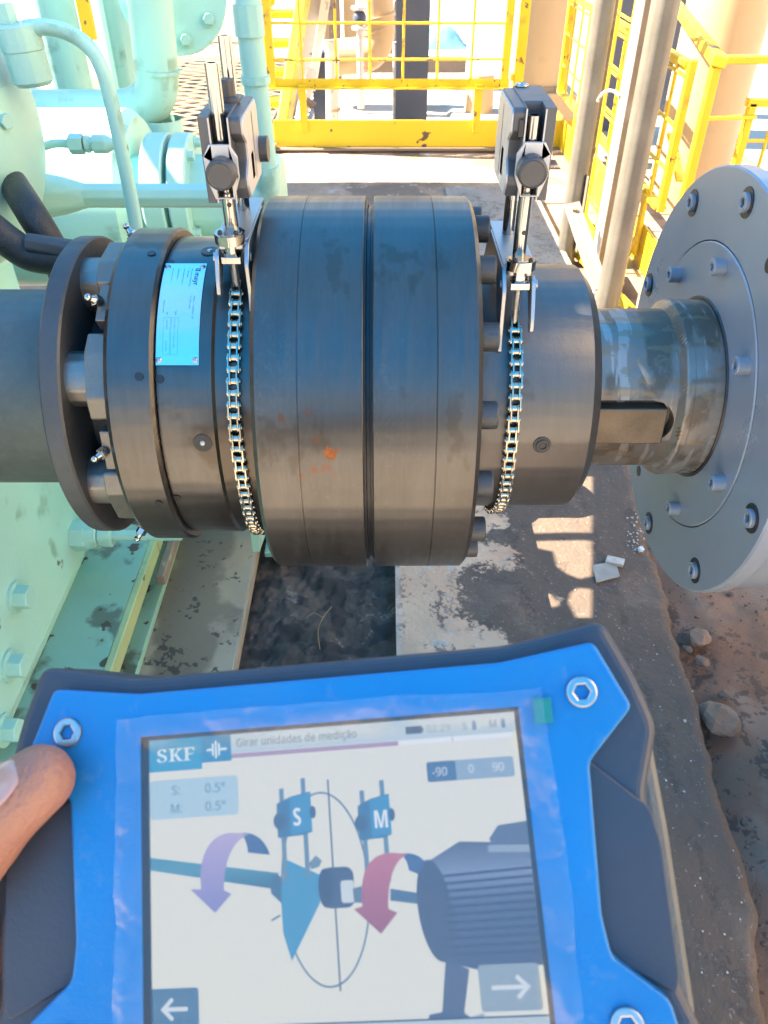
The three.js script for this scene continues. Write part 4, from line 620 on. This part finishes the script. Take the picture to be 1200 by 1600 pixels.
// ------------------------------------------------------------------ expanded metal floors
const mMesh = flat([.36, .27, .16], .7, .2, .15, .3);
function expanded(name, label, x0, x1, z0, z1, y, pw, pl, w) {       // diamond mesh of flat strands
  const t = thing(name, label, 'grating', [0, 0, 0]); const gs = [], nx = Math.ceil((x1 - x0) / pw), nz = Math.ceil((z1 - z0) / pl), pos = [], nrm = [];
  const strand = (a, b) => { const dx = b[0] - a[0], dz = b[1] - a[1], l = Math.hypot(dx, dz), ox = -dz / l * w / 2, oz = dx / l * w / 2, h = .0035;
    const q = [[a[0] - ox, y, a[1] - oz], [a[0] + ox, y + h, a[1] + oz], [b[0] + ox, y + h, b[1] + oz], [b[0] - ox, y, b[1] - oz]], lo = q.map(([X, Y, Z]) => [X, Y - .003, Z]);
    const tri = (...p) => p.forEach(v => pos.push(...v)); tri(q[0], q[1], q[2]); tri(q[0], q[2], q[3]); tri(lo[0], lo[2], lo[1]); tri(lo[0], lo[3], lo[2]); for (const [i, j] of [[0, 1], [2, 3], [1, 2], [3, 0]]) { tri(q[i], lo[i], q[j]); tri(q[j], lo[i], lo[j]); } };
  for (let j = 0; j < nz; j++) for (let i = 0; i < nx; i++) { const x = x0 + i * pw, z = z0 + j * pl; strand([x, z + pl / 2], [x + pw / 2, z]); strand([x + pw / 2, z], [x + pw, z + pl / 2]); strand([x, z + pl / 2], [x + pw / 2, z + pl]); strand([x + pw / 2, z + pl], [x + pw, z + pl / 2]); }
  const g = new THREE.BufferGeometry(); g.setAttribute('position', new THREE.Float32BufferAttribute(pos, 3)); g.computeVertexNormals(); g.setAttribute('uv', new THREE.Float32BufferAttribute(new Float32Array(pos.length / 3 * 2), 2));
  const m = part(t, 'mesh_strands', uvBox(g), mMesh); m.userData.kind = 'stuff';
  const b = [bar(V(x0, y, z0), V(x1, y, z0), .02, .012), bar(V(x0, y, z1), V(x1, y, z1), .02, .012), bar(V(x0, y, z0), V(x0, y, z1), .012, .02), bar(V(x1, y, z0), V(x1, y, z1), .012, .02)];
  part(t, 'edge_frame', merge(b), mGalv); return t;
}
expanded('walkway_grating', 'expanded metal walkway floor seen at the top beside the green pipes', -1.75, -.62, -6.8, -3.0, .03, .20, .125, .036);
struct('walkway_underside', sheet(-2.2, -.60, -7, -3.0, -.10, 1, 1), flat([.10, .08, .06], .9, 0, .2, 1));
expanded('trench_grating', 'dirty expanded metal grating beside the grey posts', .70, 1.05, -2.95, -1.35, -.06, .085, .11, .010);
struct('trench_bed', sheet(.665, 1.15, -3.6, -1.3, -.105, 40, 120, (x, z) => .02 * (N(2, x * 2, z * 2) - .5)), flat([.085, .07, .058], .95, 0, .35, .2, .002));
{ // gravel lying in the trench
  const gs = [], base = new THREE.IcosahedronGeometry(1, 0); for (let i = 0; i < 900; i++) { const r = rr(.004, .010), g = plain(base.clone()); g.rotateX(rr(0, 6)).rotateY(rr(0, 6)).scale(r * rr(.8, 1.3), r * .7, r).translate(rr(.68, .84), -.10 + rr(0, .03), rr(-2.95, -2.2)); gs.push(g); }
  const m = solo('gravel', uvBox(mergeGeometries(gs)), flat([.30, .27, .24], .9, 0, .3, .05)); m.userData.kind = 'stuff'; tag(m, 'loose grey gravel in the trench behind the right measuring unit', 'gravel');
}
// ------------------------------------------------------------------ the yellow gate panel behind
function meshPanel(t, O, U, nU, nV, su, sv, offU, offV, w, h, r) {      // wires of a welded mesh: every wire a part
  const P = (u, v) => O.clone().addScaledVector(U, u).add(V(0, v, 0));
  const wob = () => rr(-.004, .004);
  for (let i = 0; i < nU; i++) { const u = offU + i * su; part(t, 'mesh_wire', rod(P(u + wob(), .0), P(u + wob(), h), r, r, 8), mYellow); }
  const nrm = V(0, 1, 0).cross(U).setLength(r * 1.6);
  for (let j = 0; j < nV; j++) { const v = offV + j * sv; part(t, 'mesh_wire', rod(P(0, v + wob()).add(nrm), P(w, v + wob()).add(nrm), r, r, 8), mYellow); }
}
{
  const z = -3.65, t = thing('gate_panel', 'yellow welded mesh gate panel closing the platform behind the coupling', 'gate', [0, 0, z]);
  part(t, 'bottom_rail', merge(box(1.16, .040, .006, .03, .296, 0, .001), box(1.16, .006, .042, .03, .279, .018, .001)), mYellow);
  part(t, 'top_rail', box(1.16, .04, .04, .03, 1.02, 0, .003), mYellow);
  part(t, 'side_post', box(.040, .76, .040, -.545, .66, 0, .003), mYellow); part(t, 'side_post', box(.036, .76, .040, .585, .66, 0, .003), mYellow);
  meshPanel(t, V(-.54, .30, 0), V(1, 0, 0), 7, 4, .162, .150, .148, .096, 1.12, .72, .0062);
  part(t, 'bracket_leg', box(.036, .215, .012, .462, .187, .014, .001), mYellow);
  part(t, 'bracket_leg', box(.036, .215, .012, -.40, .187, .014, .001), mYellow);
  const kick = thing('toe_board', 'yellow steel toe board with worn dirty paint below the gate', 'toe board', [0, 0, z]);
  part(kick, 'board', box(1.52, .130, .008, .205, .068, 0, .001), mYellowWorn); part(kick, 'lower_lip', box(1.52, .008, .05, .205, .006, .03, .001), mBrownSteel);
  const p = thing('guard_post', 'yellow square guard post to the right of the gate', 'post', [.655, 0, z - .02]); part(p, 'post_body', box(.045, 1.1, .045, 0, .55, 0, .003), mYellow); part(p, 'stop_lug', box(.016, .03, .03, -.03, .32, 0, .002), mYellow);
}
// the yellow stair going down behind the gate on the left
{
  const t = thing('stair', 'yellow steel stair behind the gate with mesh treads', 'stair', [0, 0, 0]);
  const a0 = V(-.56, .03, -3.75), a1 = V(-.36, 1.05, -6.3);
  part(t, 'stringer', bar(V(-.535, .0, -3.72), V(-.40, .80, -4.75), .055, .16), mYellow); part(t, 'stringer', bar(V(-.70, .0, -3.72), V(-.60, .80, -4.75), .03, .10), mYellow);
  part(t, 'hand_rail', rod(V(-.53, .62, -3.72), V(-.44, 1.25, -4.75), .020, .020, 16), mYellow);
  for (let i = 0; i < 7; i++) { const k = (i + .5) / 7, gs = []; const y = lerp(.0, .8, k), z = lerp(-3.72, -4.75, k), x = lerp(-.535, -.40, k); for (let j = 0; j < 5; j++) gs.push(box(.16, .004, .012, x - .10, y, z + .06 - j * .028, 0)); gs.push(box(.16, .03, .006, x - .10, y - .012, z + .075, .001)); part(t, 'tread', merge(gs), mYellow); }
  const s = thing('grey_beam', 'leaning white-edged grey steel beam behind the left end of the gate', 'beam', [0, 0, 0]);
  part(s, 'beam_web', bar(onZ(468, 175, -4.7), onZ(500, -40, -4.7), .11, .02), flat([.36, .34, .33], .6, .1, .1, 1)); part(s, 'beam_flange', bar(onZ(487, 140, -4.66), onZ(515, -40, -4.66), .05, .06), mWhite);
}
// ------------------------------------------------------------------ the yard behind the gate
{
  const z = -4.5, cx = .160, c = thing('blue_column', 'dark blue steel column rising behind the middle of the gate', 'column', [cx, 0, z]);
  part(c, 'column_front', box(.185, 2.6, .012, 0, 1.18, .085, .001), mBlueSteel); part(c, 'column_back', box(.185, 2.6, .012, 0, 1.18, -.085, .001), mBlueSteel); part(c, 'column_web', box(.012, 2.6, .16, 0, 1.18, 0, .001), mBlueSteel); part(c, 'base_plate', box(.30, .02, .28, 0, -.10, 0, .002), mBlueSteel);
  const b = thing('blue_stub', 'short blue steel stub low behind the left part of the gate', 'column', [-.37, 0, -4.75]); part(b, 'stub_body', box(.13, .40, .10, 0, .06, 0, .004), mBlueSteel); part(b, 'cap_plate', box(.15, .012, .12, 0, .266, 0, .002), mBlueSteel);
  const w = thing('white_pipe', 'sunlit white vertical pipe left of the elbow pipe', 'pipe', [-.305, 0, -4.6]); part(w, 'tube', rod(V(-.012, -.12, 0), V(.004, .345, 0), .040, .040, 24), mWhite); part(w, 'band', merge(rod(V(0, -.02, 0), V(0, -.008, 0), .0425, .0425, 24), rod(V(0, -.10, 0), V(0, -.09, 0), .0425, .0425, 24)), mBeige);
  const w2 = thing('white_pipe', 'slanting white pipe with a bent end at the left of the gate', 'pipe', [0, 0, 0]); part(w2, 'tube', hose([onZ(470, 200, -4.2), onZ(472, 175, -4.25), onZ(480, 140, -4.3), onZ(488, 110, -4.35)], .032, 30, 20), mWhite); part(w2, 'clamp', rod(onZ(478, 158, -4.22), onZ(492, 166, -4.22), .022, .018, 14), mBrownSteel);
  const w3 = thing('thin_white_pipe', 'thin white vertical pipe beside the blue column', 'pipe', [.062, 0, -4.45]); part(w3, 'tube', rod(V(0, -.12, 0), V(0, .36, 0), .012, .012, 14), mWhite); part(w3, 'pipe_shoe', box(.06, .02, .06, 0, -.11, 0, .002), mWhite);
  const e = thing('elbow_pipe', 'large beige elbow pipe with flange behind the gate mesh', 'pipe', [0, 0, 0]); const q = (x, y) => onZ(x, y, -5.2);
  part(e, 'bend', pipe([q(506, 92), q(594, 84), q(586, -40)], .105, .15, 70, 32), mBeige);
  const r0 = q(588, 30), r1 = q(587, 24); part(e, 'pipe_flange', merge(rod(r0, r1, .125, .125, 32), rod(q(590, 48), q(589, 43), .112, .112, 32)), mBeige);
  const bt = thing('brown_frame', 'brown steel frame and beige wall plates behind the elbow pipe', 'frame', [0, 0, -5.9]);
  part(bt, 'frame_post', box(.085, 1.6, .06, -.355, .45, 0, .003), mBrownSteel); part(bt, 'cross_beam', box(1.2, .10, .06, .0, .02, .02, .003), mBrownSteel); part(bt, 'wall_plate', box(.20, 1.2, .03, -.50, .66, -.05, .002), mBeige); part(bt, 'wall_plate', box(.30, 1.2, .03, -.14, .66, -.05, .002), mBeige); part(bt, 'bracket', merge(box(.06, .32, .06, .10, .26, .08, .003), box(.30, .06, .06, -.01, .13, .08, .003)), mBrownSteel);
  const cv = thing('blue_valve', 'small blue valve with white flanges above the elbow pipe', 'valve', [0, 0, 0]); const vq = onZ(562, 28, -5.0); part(cv, 'valve_body', uvBox(new THREE.SphereGeometry(.045, 24, 16).scale(.9, 1, .9)).translate(vq.x, vq.y, vq.z), mBlueSteel); part(cv, 'valve_flange', merge(rod(vq.clone().add(V(0, .045, 0)), vq.clone().add(V(0, .06, 0)), .05, .05, 20), rod(vq.clone().add(V(0, -.06, 0)), vq.clone().add(V(0, -.045, 0)), .05, .05, 20)), mWhite); part(cv, 'valve_stem', rod(vq.clone().add(V(0, -.5, 0)), vq.clone().add(V(0, .3, 0)), .022, .022, 14), mWhite);
  const st = thing('concrete_stub', 'short tan concrete post in the yard behind the gate bracket', 'post', [.615, -.12, -4.95]); part(st, 'post_body', uvBox(toCreasedNormals(new THREE.CylinderGeometry(.085, .095, .24, 28).translate(0, .12, 0), .5)), mBeige); part(st, 'post_footing', uvBox(new THREE.CylinderGeometry(.18, .21, .025, 24).translate(0, .012, 0)), mYard);
  const tb = thing('blue_tarp', 'crumpled pale blue tarpaulin heap lying far out in the bright yard', 'tarpaulin', [.52, -.12, -7.75]); const tg = new THREE.PlaneGeometry(.9, .5, 40, 24).scale(.52, 1, .6).rotateX(-Math.PI / 2), tp = tg.attributes.position; for (let i = 0; i < tp.count; i++) { const x = tp.getX(i), z = tp.getZ(i), f = Math.max(0, 1 - (x / .234) ** 2) * Math.max(0, 1 - (z / .25) ** 2); tp.setY(i, .004 + f * (.10 + .10 * N(0, x * .4, z * .5) + .08 * N(1, x, z))); } tg.computeVertexNormals(); part(tb, 'cloth', uvBox(tg), flat([.10, .22, .36], .7, 0, .15, .4));
  const tw = thing('tank_leg', 'wide beige tank leg in the yard right of the guard post', 'tank leg', [.925, 0, -4.6]); part(tw, 'leg_body', uvBox(toCreasedNormals(new THREE.CylinderGeometry(.155, .155, 2.4, 40).translate(0, 1.33, 0), .5)), mBeige); part(tw, 'base_collar', uvBox(toCreasedNormals(new THREE.CylinderGeometry(.168, .168, .03, 40).translate(0, .12, 0), .5)), mBrownSteel); part(tw, 'pedestal', box(.36, .24, .36, .02, -.015, 0, .006), mBeige);
  const pl = thing('tank_leg', 'tall beige tank leg behind the yellow handrail at the right', 'tank leg', [1.345, 0, -3.0]); part(pl, 'leg_body', uvBox(toCreasedNormals(new THREE.CylinderGeometry(.16, .16, 3.2, 48).translate(0, 1.45, 0), .5)), mBeige); part(pl, 'base_collar', uvBox(toCreasedNormals(new THREE.CylinderGeometry(.19, .19, .03, 40).translate(0, -.10, 0), .5)), mBrownSteel);
  for (const [px, py, zz, w, lab] of [[972, 120, -4.6, .17, 'dark blue column seen through the slanted mesh beside the first post'], [1052, 40, -5.0, .13, 'dark blue column seen just left of the worn handrail']]) { const o = onZ(px, py, zz), g2 = thing('blue_column', lab, 'column', [o.x, 0, o.z]); part(g2, 'column_front', box(w, 2.6, .012, 0, 1.18, .06, .001), mBlueSteel); part(g2, 'column_web', box(.012, 2.6, .12, 0, 1.18, 0, .001), mBlueSteel); part(g2, 'column_back', box(w, 2.6, .012, 0, 1.18, -.06, .001), mBlueSteel); }
  // things further out
  const wall = thing('yard_wall', 'long pale wall closing the yard far behind', 'wall', [0, -.12, -16]); part(wall, 'wall_body', box(30, 1.3, .2, 0, .65, 0, .01), mBeige); part(wall, 'coping', box(30, .08, .3, 0, 1.33, 0, .01), mWhite);
}
// ------------------------------------------------------------------ posts and the yellow barrier on the right
{
  const p1 = thing('grey_post', 'grey steel pipe post standing just right of the right measuring unit', 'post', [.677, 0, -2.25], 'grey steel pipe posts'); part(p1, 'tube', rod(V(0, -.05, 0), V(0, 1.5, 0), .0335, .0335, 28), mGalv); part(p1, 'gusset', box(.004, .26, .05, .025, .14, .035, .0008), mBrownSteel);
  const p2 = thing('grey_post', 'thicker grey steel pipe post in front, its foot behind the coupling hub', 'post', [.713, 0, -1.75], 'grey steel pipe posts'); part(p2, 'tube', rod(V(0, -.05, 0), V(0, 1.5, 0), .0365, .0365, 28), mGalv); part(p2, 'clip', box(.02, .05, .02, -.05, .02, -.02, .002), mWhite);
  const ch = thing('channel_post', 'white steel channel post between the two grey posts', 'post', [.775, 0, -2.1]); part(ch, 'channel_web', box(.006, 1.5, .085, -.028, .73, 0, .001), mWhite); part(ch, 'channel_flange', box(.058, 1.5, .006, .002, .73, .040, .001), mBrownSteel); part(ch, 'channel_flange', box(.058, 1.5, .006, .002, .73, -.040, .001), mBrownSteel); part(ch, 'bolt_clip', box(.02, .05, .02, .0, .50, .05, .002), mWhite);
  const tp = thing('conduit', 'thin brown conduit right behind the first grey post', 'conduit', [.745, 0, -2.38]); part(tp, 'tube', rod(V(0, -.05, 0), V(0, 1.5, 0), .011, .011, 16), mBrownSteel); part(tp, 'clamp', rod(V(0, .3, 0), V(0, .32, 0), .014, .014, 16), mGalv);
  const fp = thing('flat_bar', 'leaning flat steel bar at the foot of the first grey post', 'flat bar', [0, 0, 0]); const fa = onZ(893, 318, -2.12), fb = onZ(938, 452, -1.80); part(fp, 'bar_body', bar(fa, fb, .055, .006, .4), flat([.20, .155, .13], .6, .2, .15, .2)); part(fp, 'bolt', rod(fa.clone().lerp(fb, .1).add(V(0, .004, 0)), fa.clone().lerp(fb, .1).add(V(0, .014, .006)), .008, .008, 6), mBrownSteel);
  const wire = thing('white_cable', 'short loop of white cable tied to the posts', 'cable', [0, 0, 0]); part(wire, 'cable_body', hose([onZ(934, 158, -2.2), onZ(941, 147, -2.18), onZ(950, 142, -2.16), onZ(960, 143, -2.15), onZ(968, 150, -2.12)], .005, 30, 10), mWhite);
  const X = .885, t = thing('side_barrier', 'yellow mesh barrier panel running away on the right side', 'barrier', [0, 0, 0]);
  const z0 = -1.95, z1 = -3.75;
  part(t, 'bottom_rail', bar(V(X, .245, z0), V(X, .245, z1), .040, .010, 0), mYellow); part(t, 'top_rail', bar(V(X, .640, -1.98), V(X, .640, z1), .026, .026), mYellow);
  part(t, 'end_post', bar(V(X, .235, z0), V(X, .66, z0), .024, .024), mYellow); part(t, 'end_post', bar(V(X, .235, z1), V(X, .8, z1), .032, .032), mYellow);
  part(t, 'bracket_leg', box(.012, .22, .036, X - .006, .15, -2.10, .001), mYellow); part(t, 'bracket_leg', box(.012, .22, .036, X - .006, .15, -3.3, .001), mYellow);
  meshPanel(t, V(X, .245, z0), V(0, 0, -1), 11, 3, .155, .125, .13, .12, 1.8, .40, .0058);
  const kb = thing('toe_board', 'yellow toe board under the slanted mesh barrier on the right', 'toe board', [X + .01, 0, 0]); part(kb, 'board', box(.008, .135, 2.0, 0, .075, -2.80, .001), mYellow); part(kb, 'lower_lip', box(.05, .008, 2.0, -.03, .004, -2.80, .001), mBrownSteel);
  const cb = thing('kerb_angle', 'thin yellow edge angle along the trench grating', 'angle', [0, 0, 0]); part(cb, 'angle_leg', bar(V(.70, -.02, -2.45), V(.86, -.02, -1.35), .022, .03), mYellow); part(cb, 'angle_toe', bar(V(.715, -.036, -2.45), V(.875, -.036, -1.35), .04, .006), mYellow);
  // a second mesh panel, nearer, seen between the posts
  const n = thing('loose_mesh_panel', 'yellow mesh panel standing between the two grey posts', 'mesh panel', [0, 0, 0]); const O = V(.815, -.02, -1.98), U = V(.02, 0, -1).normalize();
  const W = .72, H = .95, Pn = (u, v) => O.clone().addScaledVector(U, u).add(V(0, v, 0));
  for (let i = 0; i < 4; i++) part(n, 'mesh_wire', rod(Pn(.03 + .21 * i, 0), Pn(.03 + .21 * i, H), .0052, .0052, 8), mYellow);
  for (let j = 0; j < 6; j++) part(n, 'mesh_wire', rod(Pn(0, .10 + .155 * j).add(V(-.009, 0, 0)), Pn(W, .10 + .155 * j).add(V(-.009, 0, 0)), .0052, .0052, 8), mYellow);
  part(n, 'frame_bar', bar(Pn(0, .0), Pn(W, .0), .03, .012), mYellow);
  const h = thing('handrail', 'thick yellow handrail with chipped paint and a corner, upper right', 'handrail', [0, 0, 0]);
  const a = V(.935, .665, -1.88), b = V(1.30, .665, -3.7), c = V(2.1, .668, -1.92);
  part(h, 'top_rail', bar(a, b, .042, .030), mYellowWorn, 'top rail with chipped paint'); part(h, 'corner_rail', bar(V(.955, .668, -1.90), c, .020, .032), mYellow); part(h, 'post', bar(V(.935, .0, -1.90), V(.935, .650, -1.90), .027, .027), mYellow); part(h, 'mid_rail', bar(V(.95, .513, -1.92), V(1.10, .513, -1.94), .010, .030), mYellow);
  part(h, 'brace', bar(V(.905, .44, -2.06), V(.925, .33, -1.94), .03, .008), mYellowWorn);
  const f = thing('mesh_guard', 'yellow mesh guard frame at the right picture edge', 'guard', [0, 0, 0]); const zg = -1.95;
  part(f, 'frame_post', box(.022, .70, .026, 1.088, .20, zg, .002), mYellow); part(f, 'frame_rail', box(.7, .022, .026, 1.42, .550, zg, .002), mYellow);
  for (let i = 0; i < 3; i++) part(f, 'mesh_wire', rod(V(1.16 + .12 * i, .55, zg), V(1.16 + .12 * i, -.1, zg), .0055, .006, 8), mYellow); for (let j = 0; j < 3; j++) part(f, 'mesh_wire', rod(V(1.09, .445 - .10 * j, zg), V(1.9, .445 - .10 * j, zg), .0055, .006, 8), mYellow);
}
// ------------------------------------------------------------------ loose things on the floor
{
  const d = onY(945, 896, .004), t = thing('sheet_scrap', 'flat grey scrap of board on the dark concrete', 'scrap', [d.x, .005, d.z]); part(t, 'scrap_body', uvBox(ext(shape([[-.030, -.020], [.022, -.018], [.036, .022], [-.014, .026]]), .002, .0004, 1).rotateX(-Math.PI / 2)), flat([.26, .24, .21], .8, 0, .2, .1)); t.rotation.y = .3;
  const d2 = onY(961, 877, .01), t2 = thing('wood_chip', 'small pale wooden chip lying beside the grey scrap', 'wood chip', [d2.x, .010, d2.z]); part(t2, 'chip_body', box(.034, .008, .018, 0, 0, 0, .001), flat([.42, .38, .33], .8, 0, .2, .05)); t2.rotation.set(.1, -.45, .15);
  const stoneG = (r, sy, sd) => { const g = new THREE.IcosahedronGeometry(1, 3), p = g.attributes.position; for (let i = 0; i < p.count; i++) { const x = p.getX(i), y = p.getY(i), z = p.getZ(i), k = .42 + .75 * N(0, x * .21 + sd, y * .21 + z * .16) + .45 * N(1, x * .26 + z * .22 + sd, y * .26) + .16 * N(2, x * .3 + sd, y * .3 + z * .2); p.setXYZ(i, x * r * k, y * r * sy * k, z * r * k); } return uvBox(toCreasedNormals(g, .35)); };
  const mRock = flat([.17, .11, .075], .95, 0, .3, .12, .001);
  const rock = (px, py, r, sy, lab, sd) => { const q = onY(px, py, -.035); return solo('rock', stoneG(r, sy, sd).translate(q.x, -.04 + r * .2, q.z), mRock, lab, 'rock', 'rocks on the reddish earth'); };
  rock(1118, 1122, .032, .6, 'largest brown rock lying against the broken concrete edge', .1); rock(1092, 995, .022, .45, 'flat brown rock below the motor shield', .37); rock(1132, 1085, .010, .7, 'small round dark clod above the largest rock', .6); rock(1098, 1032, .012, .5, 'small dark clod below the flat rock', .8); rock(1075, 1012, .008, .6, 'reddish pebble left of the flat rock', .9);
  const gs = []; for (let i = 0; i < 1500; i++) { const x = rr(.42, .95), z = rr(-.75, .75); if (x < edgeX(z) + .008) continue; if (N(1, x * 1.2, z * 1.2) < rr(.25, .6)) continue; const r = rr(.0010, .0036) * (rnd() < .10 ? rr(1.5, 2.8) : 1), g = plain(new THREE.IcosahedronGeometry(1, 0)); g.rotateX(rr(0, 6)).rotateZ(rr(0, 6)).scale(r * rr(.8, 1.5), r * .7, r).translate(x, -.040 + .030 * (N(0, x * .7, z * .7) - .5) + .012 * (N(2, x * 1.1, z * 1.1) - .5), z); gs.push(g); }
  const st = solo('earth_crumbs', uvBox(mergeGeometries(gs)), flat([.075, .06, .05], .95, 0, .4, .04)); st.userData.kind = 'stuff'; tag(st, 'dark crumbs and grit scattered over the reddish earth', 'grit');
  const cs = []; for (let i = 0; i < 110; i++) { const q = i < 60 ? onY(988 + rr(-11, 14) + (i / 60) * 10, 815 + rr(-14, 52), 0) : onY(rr(880, 1180), rr(820, 1590), 0), r = i < 60 ? rr(.0009, .0026) : rr(.0006, .0018) * (rnd() < .1 ? 1.8 : 1); if (q.x > edgeX(q.z) - .004) continue; cs.push(plain(new THREE.IcosahedronGeometry(1, 0)).rotateX(rr(0, 6)).rotateZ(rr(0, 6)).scale(r, r * .7, r * 1.2).translate(q.x, .003, q.z)); }
  const wc = solo('white_chips', uvBox(mergeGeometries(cs)), flat([.42, .40, .37], .9, 0, .2, .05)); wc.userData.kind = 'stuff'; tag(wc, 'tiny white chips scattered over the dark concrete', 'chips');
  solo('white_pebble', stoneG(.0065, .8, .2).translate(...onY(1001, 858, .004).toArray()), flat([.62, .62, .6], .9, 0, .1, .05), 'larger white crumb at the end of the strip of chips', 'pebble');
  const straw = thing('dry_straw', 'single dry straw standing in the black hollow', 'straw', [0, 0, 0]); part(straw, 'stalk', hose([onY(500, 1015, -.02), onY(497, 985, .0), onY(505, 965, .005), onY(518, 948, .0)], .0006, 24, 8), flat([.26, .19, .10], .8, 0, .1, .05)); part(straw, 'side_stalk', hose([onY(505, 965, .005), onY(490, 958, .004), onY(478, 966, 0)], .0005, 16, 8), flat([.26, .19, .10], .8, 0, .1, .05));
}
// ------------------------------------------------------------------ what stands outside the frame and throws the shade
{
  const xw = -3.0, along = SUN.z / SUN.x, rise = SUN.y / -SUN.x;
  const toWall = p => { const dx = p.x - xw; return [p.z + SUN.z / -SUN.x * dx, p.y + SUN.y / -SUN.x * dx]; };
  const holes = [];
  const addHole = pts => holes.push(pts.map(toWall).map(([z, y]) => [-z, y]));
  const Gf = (px, py) => onY(px, py, .0);
  // gaps between the cladding sheets: the sunlit stripes on the floor, hub and shaft come through them
  addHole([Gf(816, 812), Gf(828, 805), Gf(925, 806), Gf(925, 833), Gf(812, 834)]);
  addHole([Gf(868, 846), Gf(925, 846), Gf(925, 902), Gf(905, 906), Gf(885, 898), Gf(868, 886), Gf(862, 862), Gf(822, 853), Gf(828, 846)]);
  addHole([Gf(838, 926), Gf(862, 930), Gf(876, 946), Gf(862, 950), Gf(842, 940)]); addHole([Gf(890, 928), Gf(902, 920), Gf(925, 922), Gf(925, 968), Gf(898, 966), Gf(886, 942)]);
  addHole([Gf(880, 745), Gf(926, 745), Gf(926, 793), Gf(880, 793)]);
  const onCyl = (px, py, R) => { const r = ray(px, py), o = V(C0.x, C0.y - Y0, C0.z), a = r.y * r.y + r.z * r.z, b = o.y * r.y + o.z * r.z, c = o.y * o.y + o.z * o.z - R * R, s = (-b - Math.sqrt(b * b - a * c)) / a; return C0.clone().addScaledVector(r, s); };
  addHole([[895, 488], [899, 480], [910, 477], [925, 477], [926, 499], [912, 501], [901, 497]].map(([x, y]) => onCyl(x, y, .0995)));
  addHole([[980, 540], [998, 540], [989, 562]].map(([x, y]) => onCyl(x, y, .0651)));
  for (const [za, zb, y0, y1] of [[-1.40, -.80, 3.19, 3.44]]) holes.push([[-za, y0], [-za, y1], [-zb, y1], [-zb, y0]]);   // open bays that let the sun reach the pipes of the machine
  const t = thing('boundary_screen', 'tall clad screen wall outside the picture on the left', 'screen wall', [xw, 0, 0]);
  const outlineW = [[-.44, -.12], [1.47, -.12], [1.47, 6.2], [-.44, 6.2]];
  part(t, 'cladding', uvBox(ext(shape(outlineW, holes), .004, 0).rotateY(Math.PI / 2)), mBeige);
  part(t, 'frame_post', box(.1, 6.3, .1, -.08, 3.05, -1.44, .004), mBrownSteel); part(t, 'frame_post', box(.1, 6.3, .1, -.08, 3.05, .38, .004), mBrownSteel);
  const pd = thing('support_plate', 'upright steel support plate behind the coupling, hidden by it', 'steel plate', [-.2, 0, 0]);
  part(pd, 'upright', uvBox(ext(shape([[.95, 0], [.95, .53], [.30, .53], [.30, .26], [.57, .18], [.57, 0]]), .010, 0).rotateY(Math.PI / 2)), mTealDirty); part(pd, 'foot_bar', box(.08, .012, .38, 0, .006, -.76, .002), mTealDirty);
  const tk = thing('storage_tank', 'large beige storage tank standing outside the picture on the right', 'tank', [4.9, -.12, 1.2]);
  part(tk, 'tank_shell', uvBox(toCreasedNormals(new THREE.CylinderGeometry(2.4, 2.4, 5.5, 72).translate(0, 2.75, 0), .5)), painted([.62, .50, .35], [.5, .4, .28], [.4, .3, .2], { T: 2 })); part(tk, 'top_rim', uvBox(new THREE.TorusGeometry(2.41, .04, 10, 72).rotateX(Math.PI / 2).translate(0, 5.5, 0)), mBeige);
  const d = thing('overhead_platform', 'steel platform above the machine, outside the picture', 'platform', [0, 0, 0]);
  part(d, 'deck', box(2.0, .04, 1.44, -2.0, 1.72, -2.62, .004), mGalv); part(d, 'leg', box(.08, 1.85, .08, -2.85, .80, -3.2, .004), mGalv);
}
const renderer = new THREE.WebGLRenderer({ antialias: true });
renderer.toneMapping = THREE.LinearToneMapping; renderer.toneMappingExposure = EXPOSURE;
renderer.shadowMap.enabled = true; renderer.shadowMap.type = THREE.PCFSoftShadowMap;
renderer.render(scene, camera);
